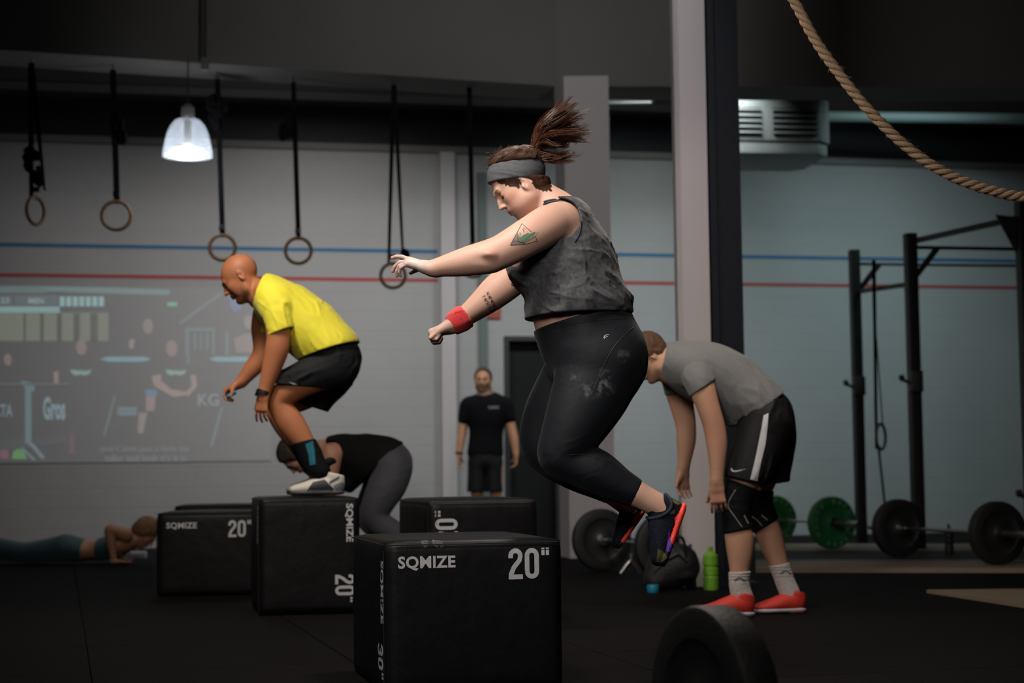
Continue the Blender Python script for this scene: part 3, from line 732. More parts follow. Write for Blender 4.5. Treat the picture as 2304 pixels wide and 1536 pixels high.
def ring_set(idx, top, cen, rr, yaw, lab, knots, w=.04, loop=None):
    Yr = beamY(top[0]); T = P(*top, Yr); T2 = T.copy(); C_ = P(*cen, Yr)
    root = empty('gymnastic_ring', C_, lab, 'gym ring', 'wooden rings hanging under the left beam')
    R_ = rr; cs, sn = math.cos(yaw), math.sin(yaw)
    MB().tube([C_+np.array([R_*math.cos(a)*cs, R_*math.cos(a)*sn, R_*math.sin(a)]) for a in np.linspace(0, 2*math.pi, 41)[:-1]], .0155, 12, closed=True).build('ring', woodr, root, True)
    rt = C_+np.array([0, 0, R_+.015])
    mb = MB()
    if loop:
        L1 = P(*loop[0], Yr); L2 = P(*loop[1], Yr)
        strap(mb, T, rt+np.array([-.035, 0, -.01]), w*.75, tw=.9); mb.build('strap', strapm, root)
        mb = MB(); strap(mb, T+np.array([.01, -.012, 0]), L1, w*.75, tw=-.9); mb.build('strap', strapm, root); mb = MB(); strap(mb, L1, L2, w*.5); mb.build('strap', strapm, root)
    else:
        strap(mb, T+np.array([0, -.004, 0]), rt, w, tw=.12); mb.build('strap', strapm, root); mb = MB(); strap(mb, T+np.array([0, .006, 0]), rt+np.array([0, .02, 0]), w, tw=.2); mb.build('strap', strapm, root)
    MB().tube([rt+np.array([.0, .005+.016*math.cos(a), -.014+.02*math.sin(a)]) for a in np.linspace(0, 6.28, 13)[:-1]], .004, 6, closed=True).build('strap_loop', strapm, root)
    MB().box(rt+np.array([0, -.012, .045]), (w*.62, 0, 0), (0, .006, 0), (0, 0, .022)).build('buckle', mat('buckle_steel', (.06, .06, .065), .4, 1), root, bevel=.003)
    zt = 4.10
    MB().tube([(T[0], T[1], T[2]-.01), (T[0], T[1], zt)], .006, 6).build('hook', mat('zinc', (.12, .12, .12), .5, .8), root)
    for k, q in enumerate(knots): bow(root, P(*q, Yr-.01), 1, idx*7+k, q[2] if len(q) > 2 else 1) if False else bow(root, P(q[0], q[1], Yr-.01), 1, idx*7+k, .6 if idx == 5 else 1)
    return root
ring_set(1, (69, 142), (80, 474), .11, math.radians(68), 'wooden ring turned edge-on with bunched black straps, leftmost under the beam', [(74, 335), (84, 385), (76, 350)], .056, ((100, 425), (102, 428)))
ring_set(2, (254, 157), (262, 485), .116, .15, 'wooden ring on a black strap, second from the left, left of the lit lamp', [(262, 268), (266, 300)], .046)
ring_set(3, (489, 176), (500, 557), .105, .2, 'wooden ring just above the bald man\'s head, tied strap bundle at the top', [(488, 222), (486, 255), (492, 240)], .042)
ring_set(4, (660, 185), (671, 564), .108, .12, 'wooden ring over the blue line right of the bald man, bundle halfway', [(650, 260), (647, 285)], .04)
ring_set(5, (885, 192), (884, 620), .105, .1, 'wooden ring behind the jumping woman\'s near hand with split straps', [(912, 565)], .046, ((906, 565), (905, 590)))
ring_set(6, (1056, 198), (1064, 596), .105, .2, 'wooden ring half hidden by the jumping woman\'s near forearm', [], .042)
# ------------------------------------------------------------------ climbing rope
ropem = mat('sisal_rope', rgb(150, 124, 98), .85, bump=.5, bscale=250, var=.3, vscale=40)
rp = crom([(1520, -2290), (1545, -1600), (1580, -900), (1630, -420), (1700, -160), (1742, -75), (1790, 8), (1836, 92), (1890, 168), (1950, 242), (2024, 316), (2104, 376), (2190, 416), (2300, 443), (2420, 440), (2560, 400), (2700, 290), (2830, 60), (2920, -300), (2980, -1000), (3010, -2290)], 14)
cl = np.array([P(x, y, 6.15) for x, y in rp]); seg_ = np.linalg.norm(np.diff(cl, axis=0), axis=1); arc = np.concatenate([[0], np.cumsum(seg_)])
nn = int(arc[-1]/.006); aa = np.linspace(0, arc[-1], nn); cen_ = np.stack([np.interp(aa, arc, cl[:, i]) for i in range(3)], 1)
rope = empty('climbing_rope', cen_[0], 'thick tan twisted climbing rope sweeping down across the upper right', 'rope')
tg = np.gradient(cen_, axis=0); tg /= np.linalg.norm(tg, axis=1)[:, None]; u_ = np.cross(tg, [0, 1, 0]); u_ /= np.linalg.norm(u_, axis=1)[:, None]; v_ = np.cross(tg, u_)
for k in range(3):
    ph = -2*math.pi*aa/.105+k*2*math.pi/3; pts = cen_+.0098*(u_*np.cos(ph)[:, None]+v_*np.sin(ph)[:, None]); MB().tube(list(pts), .0108, 9).build('strand', ropem, rope, True)
rnd = random.Random(3); mb = MB()
for i in range(260):
    j = rnd.randrange(int(nn*.38), int(nn*.62)); a = rnd.uniform(0, 6.28); n1 = u_[j]*math.cos(a)+v_[j]*math.sin(a); p = cen_[j]+n1*.019; L = rnd.uniform(.004, .014)
    mb.tube([p, p+n1*L*.5+tg[j]*L*.5, p+n1*L*.7+tg[j]*L], .0004, 3, caps=False)
tag(mb.build('fibre', ropem, rope), kind='stuff')
# ------------------------------------------------------------------ plyometric foam boxes
foam = mat('black_vinyl', (.0048, .0047, .0056), .5, bump=.35, bscale=14, var=.35, vscale=10, spec=.2, attr='tint'); seamm = mat('seam_black', (.004, .004, .005), .7); print_ = mat('grey_print', rgb(178, 178, 180), .6, var=.12, vscale=60)
def soft_box(name, corner, yaw, wx, dy, hz, label, group='black foam jump boxes'):
    """corner = near left bottom corner; width runs along yaw, depth away from it"""
    u = np.array([math.cos(yaw), math.sin(yaw), 0]); n = np.array([-math.sin(yaw), math.cos(yaw), 0]); z = np.array([0, 0, 1.0]); c = np.asarray(corner, float)
    root = empty(name, c+u*wx/2+n*dy/2, label, 'jump box', group, rz=yaw)
    N = 14; v = []; f = []
    def g(a, b, cdim):  # bulge of a padded cover
        return .006*math.sin(math.pi*a)*math.sin(math.pi*b)
    bm = bmesh.new(); bmesh.ops.create_cube(bm, size=1.0); bmesh.ops.bevel(bm, geom=list(bm.edges), offset=.0001, segments=1, affect='EDGES') if False else None
    bmesh.ops.subdivide_edges(bm, edges=bm.edges, cuts=13, use_grid_fill=True)
    R = .020; half_ = np.array([wx/2, dy/2, hz/2])
    for q in bm.verts:
        p = np.array(q.co)*2; s = p*half_; inner = np.clip(s, -(half_-R), half_-R); d_ = s-inner; L = np.linalg.norm(d_)
        if L > 1e-9: s = inner+d_/L*R
        bul = 1
        for k in range(3): bul *= 1
        ax_ = int(np.argmax(np.abs(p))); o1, o2 = [i for i in range(3) if i != ax_]
        s[ax_] += math.copysign(.007*(1-p[o1]**2)*(1-p[o2]**2), p[ax_])*(1 if not (ax_ == 2 and p[2] < 0) else 0)
        q.co = s+np.array([0, 0, hz/2])
    # finer rounding rows near the edges
    me = bpy.data.meshes.new('cover'); bm.to_mesh(me); bm.free(); cov = link('cover', me, foam, root, True); notint(cov)
    B = lambda a, b, h: c+u*a*wx+n*b*dy+z*h
    sm = MB(); e = .0015
    for h in (hz-.012,): sm.tube([B(0, 0, h)-u*e-n*e+u*.018, B(1, 0, h)+u*e-n*e-u*.018], .0022, 6)
    sm.build('seam', seamm, root); sm = MB(); sm.tube([B(0, 0, hz-.012)-u*e+n*.018, B(0, 1, hz-.012)-u*e-n*.018], .0022, 6); sm.build('seam', seamm, root)
    sm = MB(); sm.tube([B(0, 0, .02)-u*e+n*.012, B(0, 0, hz-.03)-u*e+n*.012], .0022, 6); sm.build('seam', seamm, root)
    cov['b'] = 1; del cov['b']; BVH[root.name] = bvh_of(cov)
    return root, cov, u, n, z, c
BVH = {}
def front_text(bx, txt, a, b, h, w, m=print_, bold=.035, side='front', rot=0, nm='lettering', space=1.0, lift=.0085):
    """a,b = lower-left corner in metres on the face; rot in quarter turns clockwise"""
    root, cov, u, n, z, c = bx
    if side == 'front': ex, ey, org = u, z, c
    elif side == 'left': ex, ey, org = -n, z, c
    elif side == 'top': ex, ey, org = u, n, c
    o = org+ex*a+ey*b
    X, Y_ = [(ex, ey), (-ey, ex), (-ex, -ey), (ey, -ex)][rot]
    return text_on(root, txt, o, X, Y_, h, m, w, bold, nm, lift, space, BVH[root.name])
def digits(bx, o_a, o_b, s, m=print_, side='front', rot=0, txt='20', lift=.0085):
    """condensed block numerals built as strokes: 20" or 30\""""
    root, cov, u, n, z, c = bx; ex, ey, org = {'front': (u, z, c), 'left': (-n, z, c), 'top': (u, n, c)}[side]
    o = org+ex*o_a+ey*o_b; X, Y_ = [(ex, ey), (-ey, ex), (-ex, -ey), (ey, -ex)][rot]; nrm = np.cross(X, Y_)
    W_ = .48; T = .155
    def arc(cx, cy, r, a0, a1, k=7): return [(cx+r*math.cos(math.radians(a0+(a1-a0)*i/k)), cy+r*math.sin(math.radians(a0+(a1-a0)*i/k))) for i in range(k+1)]
    def stroke(pts, x0):
        pts = np.array(pts); v = []; f = []
        for i, p in enumerate(pts):
            t = pts[min(i+1, len(pts)-1)]-pts[max(i-1, 0)]; t = t/np.linalg.norm(t); q = np.array([-t[1], t[0]])*T/2; v += [p+q, p-q]
        f = [(2*i, 2*i+1, 2*i+3, 2*i+2) for i in range(len(pts)-1)]
        w3 = [o+X*(p[0]+x0)*s+Y_*p[1]*s+nrm*lift for p in v]; return w3, f
    r = W_/2-T/2; mb = MB(); x = 0
    for ch in txt:
        if ch == '2': st_ = [arc(W_/2, 1-W_/2, r, 180, -10)+[(W_-T/2-.03, 1-W_/2-.15), (W_/2-.06, .38), (T/2+.005, .16), (T/2, .0)], [(T/2, T/2), (W_, T/2)]]; st_[0] = [(T/2, 1-W_/2-.08)]+st_[0]
        elif ch == '0': st_ = [[(T/2, W_/2)]+[(T/2, 1-W_/2)]+arc(W_/2, 1-W_/2, r, 180, 0)+[(W_-T/2, W_/2)]+arc(W_/2, W_/2, r, 0, -180)]
        elif ch == '3': st_ = [[(T/2, 1-W_/2-.05)]+arc(W_/2, 1-W_/2, r, 180, 0)+[(W_-T/2, .66), (W_/2+.05, .52), (W_/2-.05, .52)], [(W_/2-.05, .51), (W_/2+.06, .5), (W_-T/2, .40), (W_-T/2, W_/2)]+arc(W_/2, W_/2, r, 0, -180)+[(T/2, .3)]]
        elif ch == '"':
            st_ = []; 
            for k in (0, 1):
                xx = x+.02+k*.15
                mb.add([o+X*(xx+a)*s+Y_*b*s+nrm*lift for a, b in ((0, .76), (.105, .76), (.105, 1.0), (0, 1.0))], [(0, 1, 2, 3)])
        for q in st_: mb.add(*stroke(q, x))
        x += W_+.07
    return pmesh('numeral', onto(BVH[root.name], mb.v, nrm), mb.f, m, root)
def logo(bx, a, b, h, w, **k): return front_text(bx, 'SQMIZE', a, b, h, w, bold=.03, space=1.06, **k)
YAW = math.radians(13.7)
c1 = G(862, 1540); c1 = np.array([P(865, 1213, 5.66)[0], 5.66, 0])
bx1 = soft_box('jump_box', c1, YAW, .615, .762, .508, 'nearest black foam jump box, directly below the jumping woman')
logo(bx1, .045, .508-.098, .048, .195); digits(bx1, .615-.192, .508-.135, .104, txt='20"')
front_text(bx1, 'SQMIZE', -.075, .508-.065, .040, .21, side='left', rot=1, bold=.03); digits(bx1, -.125, .165, .085, side='left', rot=1, txt='30"')
front_text(bx1, 'SQMIZE', .05, .20, .06, .20, side='top', bold=.03)
digits(bx1, .42, .60, .10, side='top', rot=0, txt='20"', lift=.009)
Y2 = 8.85; c2 = np.array([P(583, 1116, Y2)[0], Y2, 0])
bx2 = soft_box('jump_box', c2, math.radians(12), .53, .762, .61, 'black foam jump box the bald man in yellow lands on')
front_text(bx2, 'SQMIZE', .53-.082, .61-.035, .044, .20, rot=1, bold=.03); digits(bx2, .53-.135, .205, .105, rot=1, txt='20"')
front_text(bx2, 'SQMIZE', -.12, .61-.04, .05, .2, side='left', rot=1, bold=.03)
Y3 = 7.75; c3 = np.array([P(964, 1122, Y3)[0], Y3, 0])
bx3 = soft_box('jump_box', c3, math.radians(15), .52, .72, .61, 'black foam jump box behind the nearest box, sideways numeral at its left')
digits(bx3, .03+.105, .61-.195, .105, rot=3, txt='20"')
Y4 = 10.35; c4 = np.array([P(352, 1146, Y4)[0], Y4, 0])
bx4 = soft_box('jump_box', c4, math.radians(4), .62, .55, .508, 'black foam jump box at the left, behind and beside the bald man\'s box')
logo(bx4, .06, .508-.105, .043, .185); digits(bx4, .62-.185, .508-.155, .103, txt='20"')
Y5 = 12.6; c5_ = np.array([P(392, 1128, Y5)[0], Y5, 0])
bx5 = soft_box('jump_box', c5_, math.radians(6), .76, .55, .508, 'farthest black foam jump box, only its top edge shows over the left box')
# chalk on the nearest box
def chalk_box(bx, spots):
    cov = bx[1]; V = np.empty(len(cov.data.vertices)*3); cov.data.vertices.foreach_get('co', V)
bvx = bvh_of(bx1[1]); ck = mat('chalk_smudge', (.10, .10, .11), .95, var=.5, vscale=90)
mb = MB()
for q in ([(948, 1212), (958, 1206), (964, 1216), (962, 1230), (954, 1232), (948, 1222)], [(972, 1210), (984, 1208), (990, 1222), (984, 1232), (974, 1226)], [(988, 1214), (996, 1218), (998, 1230), (991, 1232)]):
    decal_poly('chalk_mark', bvx, q, ck, bx1[0], Y=5.0, lift=.0012)
# ------------------------------------------------------------------ barbells
rubber = mat('bumper_rubber', (.007, .007, .0075), .6, bump=.2, bscale=80, var=.2, vscale=20); greenr = mat('bumper_green', (.010, .11, .026), .5, bump=.15, bscale=80, var=.2, vscale=12); palep = mat('plate_print', (.10, .26, .16), .6)
def plate(parent, c, ax, R, th, m, hubm=chrome, letters=None):
    ax = np.asarray(ax, float); ax /= np.linalg.norm(ax)
    pr = [(.026, -th/2), (.045, -th/2), (.05, -th/2+.004), (.085, -th/2+.010), (R*.62, -th/2+.012), (R*.68, -th/2+.004), (R*.70, -th/2), (R-.012, -th/2), (R-.003, -th/2+.005), (R, -th/2+.014), (R, th/2-.014), (R-.003, th/2-.005), (R-.012, th/2), (R*.70, th/2), (R*.68, th/2-.004), (R*.62, th/2-.012), (.085, th/2-.010), (.05, th/2-.004), (.045, th/2), (.026, th/2), (.026, -th/2)]
    o = MB().lathe(pr, c, ax, 64).build('bumper_plate', m, parent, True)
    MB().lathe([(.026, -th/2-.002), (.046, -th/2-.002), (.048, -th/2+.004), (.026, -th/2+.004)], c, ax, 32).build('hub', hubm, o, True); MB().lathe([(.026, th/2-.004), (.048, th/2-.004), (.046, th/2+.002), (.026, th/2+.002)], c, ax, 32).build('hub', hubm, o, True)
    if letters:
        s = 1 if np.dot(ax, EYE-c) > 0 else -1; f = ax*s; a = np.cross([0, 0, 1.0], f); a /= np.linalg.norm(a); b = np.cross(f, a)
        for k in range(len(letters)):
            if letters[k] == ' ': continue
            an = math.radians(90-k*360/len(letters)); rad = a*math.cos(an)+b*math.sin(an); tn = -a*math.sin(an)+b*math.cos(an)
            v, fc = text_shape(letters[k], 1, .03); sz = v[:, :2].max(0); hh = .038; q = np.asarray(c)+f*(th/2+.0015)+rad*(R*.74)
            w3 = q+np.outer((v[:, 0]/sz[0]-.5)*hh*.7, -tn)+np.outer(v[:, 1]/sz[1]*hh, rad); pmesh('lettering', w3, fc, palep, o)
    return o
def barbell(ca, cb, R, m, label, th=.08, over=.42, letters=None, both=True):
    ca = np.asarray(ca, float); cb = np.asarray(cb, float); ax = (cb-ca)/np.linalg.norm(cb-ca); mid = (ca+cb)/2
    root = empty('barbell', (mid[0], mid[1], 0), label, 'barbell', 'loaded barbells on the floor')
    MB().tube([ca-ax*.05, cb+ax*.05], .014, 12).build('bar', chrome, root, True)
    for c, s in ((ca, -1), (cb, 1)):
        MB().tube([c-ax*s*.05, c+ax*s*over], .025, 16).build('sleeve', chrome, root, True)
        MB().lathe([(.026, 0), (.04, 0), (.04, .03), (.026, .03)], c-ax*s*(th/2+.035), ax*s, 24).build('collar', chrome, root, True)
        MB().lathe([(.026, 0), (.036, 0), (.038, .03), (.034, .05), (.026, .05)], c+ax*s*(th/2+.003), ax*s, 20).build('clamp_collar', blackm, root, True)
        plate(root, c, ax, R, th, m, letters=letters)
    return root
def onfloor(px, py, Y_, R, z=0): q = P(px, py, Y_); return np.array([q[0], Y_, R+z])
barbell(onfloor(1353, 1204, 12.55, .225), onfloor(1500, 1240, 11.35, .225), .225, rubber, 'barbell with black plates behind the jumping woman\'s shoes')
PZ = .035
barbell(onfloor(1741, 1176, 15.6, .225, PZ), onfloor(1871, 1178, 14.7, .225, PZ), .225, greenr, 'barbell with green plates behind the bent-over man\'s knees', letters='10KG BUMPER PLATE ')
barbell(onfloor(2022, 1188, 13.25, .225, PZ), onfloor(2244, 1204, 12.05, .225, PZ), .225, rubber, 'barbell with black plates at the right, in front of the rack')
fa = P(1606, 1592, 3.62); fax = np.array([-.93, -.37, 0]); fp = empty('barbell', (fa[0]+.3, fa[1]+.1, 0), 'blurred black plate of a barbell at the bottom edge, nearest the viewer', 'barbell', 'loaded barbells on the floor')
fc_ = np.array([fa[0], 3.62, .225]); plate(fp, fc_, fax, .225, .085, rubber); MB().tube([fc_-fax*1.5, fc_+fax*.05], .014, 12).build('bar', chrome, fp, True); MB().tube([fc_+fax*.0, fc_+fax*.40], .025, 16).build('sleeve', blackm, fp, True); MB().lathe([(.026, 0), (.046, 0), (.052, .02), (.046, .05), (.026, .05)], fc_+fax*.045, fax, 30).build('clamp_collar', mat('collar_grey', (.03, .03, .035), .5), fp, True)
plate(fp, fc_-fax*1.40, fax, .225, .085, rubber)
# lifting platforms: wood strip, rubber, wood strip
wood = mat('platform_wood', rgb(122, 108, 92), .6, bump=.1, bscale=30, var=.18, vscale=6, stretch=(.4, 6, 1))
def platform(label, rows, x0, x1, z=PZ, extra=None):
    root = empty('lifting_platform', (G(x0, 1260)[0]+.5, G(x0, 1260)[1], 0), label, 'platform')
    for ya, yb, m, nm in rows:
        a = G(x0, ya, z); b = G(x1, ya, z); c = G(x1, yb, z); d = G(x0, yb, z)
        v = [(*p[:2], zz) for zz in (0.0005, z) for p in (a, b, c, d)]
        MB().add(v, [(0, 1, 2, 3), (4, 5, 6, 7), (0, 1, 5, 4), (1, 2, 6, 5), (2, 3, 7, 6), (3, 0, 4, 7)]).build(nm, m, root)
    return root
darkmat = mat('platform_rubber', (.010, .0105, .011), .7, bump=.3, bscale=200)
platform('wood-edged lifting platform under the barbells at the right', [(1222.6, 1238, wood, 'wood_strip'), (1238.3, 1258.7, darkmat, 'rubber_strip'), (1259, 1277, wood, 'wood_strip')], 1700, 2420)
z = .02; vs = [G(2085, 1326, z), G(2900, 1318, z), G(2900, 1450, z), G(2304, 1359, z)]
v = [(*p[:2], zz) for zz in (.0005, z) for p in vs]
tag(MB().add(v, [(0, 1, 2, 3), (4, 5, 6, 7), (0, 1, 5, 4), (1, 2, 6, 5), (2, 3, 7, 6), (3, 0, 4, 7)]).build('wooden_platform', wood), 'low wooden platform corner at the right edge, nearest wood on the floor', 'platform')
# ------------------------------------------------------------------ rack
rk = empty('pull_up_rack', (P(2050, 1120, 14.6)[0], 14.6, 0), 'black steel pull-up rack along the right side with three uprights', 'rack')
def upright(pt, pb, Yp, w, nm='upright'):
    t = P(*pt, Yp); x = P(pb[0], pb[1], Yp)[0]
    x = (t[0]+x)/2
    o = MB().box((x, Yp, t[2]/2), (w/2*math.cos(.2), w/2*math.sin(.2), 0), (-w/2*math.sin(.2), w/2*math.cos(.2), 0), (0, 0, t[2]/2)).build(nm, blackm, rk, bevel=.006)
    MB().box((x, Yp, .006), (w, 0, 0), (0, w, 0), (0, 0, .006)).build('foot_plate', blackm, rk)
    hm = mat('hole_dark', (.002, .002, .002), .9)
    for k in range(9): MB().lathe([(.0001, 0), (.011, 0), (.013, .002)], (x, Yp-w/2-.003, .6+k*.22), (0, 1, 0), 10).build('hole', hm, o)
    return np.array([x, Yp, t[2]])
U1 = upright((1927, 562), (1932, 1180), 15.9, .088); U2 = upright((2050, 525), (2062, 1120), 14.55, .095); U3 = upright((2305, 452), (2318, 1100), 13.1, .10)
def bar_(a, b, r=.021, nm='crossmember', flat=False):
    a = np.asarray(a, float); b = np.asarray(b, float)
    if flat:
        t = (b-a)/np.linalg.norm(b-a); n = np.cross(t, [0, 0, 1.0]); n /= np.linalg.norm(n); u = np.cross(n, t); return MB().box((a+b)/2, (b-a)/2, n*r, u*r).build(nm, blackm, rk, bevel=.004)
    return MB().tube([a, b], r, 12).build(nm, blackm, rk, True)
bar_(U2+np.array([.03, -.03, -.07]), U3+np.array([-.03, .03, -.13]), .022, 'crossmember', True)
bar_(U1+np.array([.03, -.03, -.40]), U2+np.array([-.02, .03, -.44]), .020, 'crossmember', True)
bar_(U2+np.array([.05, .02, -.12]), U2+np.array([1.7, .35, -.12]), .016, 'pull_up_bar'); bar_(U1+np.array([.05, .02, -.13]), U1+np.array([2.4, .45, -.13]), .016, 'pull_up_bar')
for Uq, s in ((U1, -.14), (U2, -.13)):
    v = [Uq+np.array(p) for p in ((.04, -.02, s-.20), (.20, 0, s), (.27, 0, s), (.04, -.02, s-.28))]; v2 = [p+np.array([0, .012, 0]) for p in v]
    MB().add(v+v2, [(0, 1, 2, 3), (7, 6, 5, 4), (0, 1, 5, 4), (1, 2, 6, 5), (2, 3, 7, 6), (3, 0, 4, 7)]).build('gusset', blackm, rk)
q3 = U3+np.array([-.05, .02, -.12]); MB().add([q3, q3+np.array([-.16, 0, .02]), q3+np.array([0, 0, -.30]), q3+np.array([0, .012, 0]), q3+np.array([-.16, .012, .02]), q3+np.array([0, .012, -.30])], [(0, 1, 2), (3, 4, 5), (0, 1, 4, 3), (1, 2, 5, 4), (2, 0, 3, 5)]).build('gusset', blackm, rk)
for (px, py), Yq, U in (((1925, 868), 15.85, U1), ((2048, 858), 14.5, U2), ((2303, 1118), 13.05, U3)):
    p = P(px, py, Yq); p[0] = U[0]; j = empty('bar_hook', p, None, None); 
    o1 = MB().box(p, (.055, 0, 0), (0, .055, 0), (0, 0, .09)).build('bar_hook', blackm, rk, bevel=.008); bpy.data.objects.remove(j)
    MB().tube([p+np.array([-.04, -.03, -.02]), p+np.array([-.12, -.03, .015]), p+np.array([-.125, -.03, .03])], .014, 8).build('hook_arm', blackm, o1, True); MB().lathe([(.001, -.02), (.028, -.02), (.028, .02), (.001, .02)], p+np.array([-.125, -.03, .03]), (1, 0, .2), 14).build('hook_end', blackm, o1, True)
# ring and straps hanging on the rack
ry = 15.3; rc = P(1982, 982, ry); rr_ = empty('gymnastic_ring', rc, 'dark ring on a long strap hanging inside the pull-up rack', 'gym ring')
MB().tube([rc+np.array([.062*math.cos(a)+.0, .095*math.cos(a), .115*math.sin(a)]) for a in np.linspace(0, 6.283, 33)[:-1]], .014, 10, closed=True).build('ring', mat('ring_dark', rgb(52, 50, 46), .6), rr_, True)
for (a, b, w_) in (((1966, 585), (1968, 720), .035), ((1968, 720), (1972, 1010), .03), ((1970, 740), (1986, 955), .012), ((1976, 1000), (1992, 1145), .022)):
    mb = MB(); strap(mb, P(*a, ry), P(*b, ry), w_, .004, .3); mb.build('strap', strapm, rr_)
# ------------------------------------------------------------------ bottles and small things
def bottle(name, px, pyb, Y_, h, r, m, capm, label, prof=None, z=0):
    b = P(px, pyb, Y_); b[2] = z; root = empty(name, b, label, 'bottle')
    pr = prof or [(.001, 0), (r*.95, 0), (r, .008), (r, h*.30), (r*.94, h*.315), (r*.94, h*.34), (r, h*.355), (r, h*.50), (r*.90, h*.515), (r*.90, h*.56), (r, h*.58), (r, h*.72), (r*.80, h*.76), (.001, h*.77)]
    MB().lathe(pr, b, (0, 0, 1), 32).build('bottle_body', m, root, True)
    MB().lathe([(r*.97, h*.70), (r*1.0, h*.715), (r*.97, h*.80), (r*.62, h*.86), (r*.34, h*.885), (r*.30, h*.93), (r*.34, h*.945), (r*.30, h), (.001, h)], b, (0, 0, 1), 32).build('bottle_cap', capm, root, True)
    return root
lime = mat('lime_plastic', (.14, .33, .025), .42, spec=.5); bottle('water_bottle', 1600, 1318, 10.40, .262, .047, lime, mat('lime_cap', (.15, .36, .03), .4), 'lime green sports bottle standing on the floor by the white post')
bottle('water_bottle', 1554, 1290, 10.60, .27, .036, mat('blue_black_plastic', (.010, .013, .03), .35), mat('smoke_cap', (.06, .065, .09), .3), 'dark bottle with a blue shoulder and shiny cap behind the black bag')
bottle('water_bottle', 2136, 1240, 13.5, .24, .035, rubber, mat('dark_cap', (.02, .02, .022), .4), 'dark bottle standing between the two black plates at the right', z=.0355)
# small teal tape roll
tb = P(1469, 1318, 10.22); tb[2] = 0
tag(MB().lathe([(.018, 0), (.034, 0), (.036, .003), (.036, .044), (.034, .047), (.018, .047), (.018, 0)], tb, (0, 0, 1), 32).build('tape_roll', mat('teal_tape', (.006, .18, .30), .5), None, True), 'small teal blue tape roll on the floor left of the black bag', 'tape')
# black gym bag
S = SDF(); bc = P(1512, 1318, 10.34); bc[2] = 0
S.tube([[bc[0]-.10, bc[1], .07, .07, .08], [bc[0]-.03, bc[1], .13, .13, .09], [bc[0]+.04, bc[1], .17, .12, .09], [bc[0]+.075, bc[1], .12, .10, .08]], k=.03); F_ = S.eval(.007); half(F_, (0, 0, .001), (0, 0, -1)); displace(F_, wrinkle((1, 0, .6), .008, 12, 4, .4), .03)
bag = empty('gym_bag', bc, 'slumped black gym bag on the floor in front of the white post', 'bag'); sdf_obj('bag_body', F_, mat('bag_nylon', (.007, .007, .008), .6, bump=.3, bscale=90), bag)
MB().tube([bc+np.array(p) for p in ((-.12, -.07, .10), (-.05, -.10, .19), (.03, -.10, .23), (.08, -.09, .18))], .008, 8).build('zip', blackm, bag, True)
MB().tube(crom([bc+np.array(p) for p in ((-.06, -.09, .20), (-.01, -.12, .32), (.06, -.11, .32), (.08, -.08, .21))], 5), .009, 8).build('bag_handle', blackm, bag, True)
# chrome dumbbell-like clamp on the floor
cp = P(1420, 1262, 12.0); cp[2] = 0; ck_ = empty('spring_clamp', cp, 'small grey spring clamp standing on the floor beside the barbell plate', 'clamp')
MB().tube([cp+np.array(p) for p in ((-.075, 0, .008), (-.03, 0, .07), (0, 0, .10))], .010, 8).build('clamp_arm', chrome, ck_, True); MB().tube([cp+np.array(p) for p in ((.06, 0, .008), (.03, 0, .06), (0, 0, .10))], .011, 8).build('clamp_arm', chrome, ck_, True); MB().tube([cp+np.array(p) for p in ((0, 0, .095), (.005, 0, .145))], .014, 10).build('clamp_head', chrome, ck_, True)
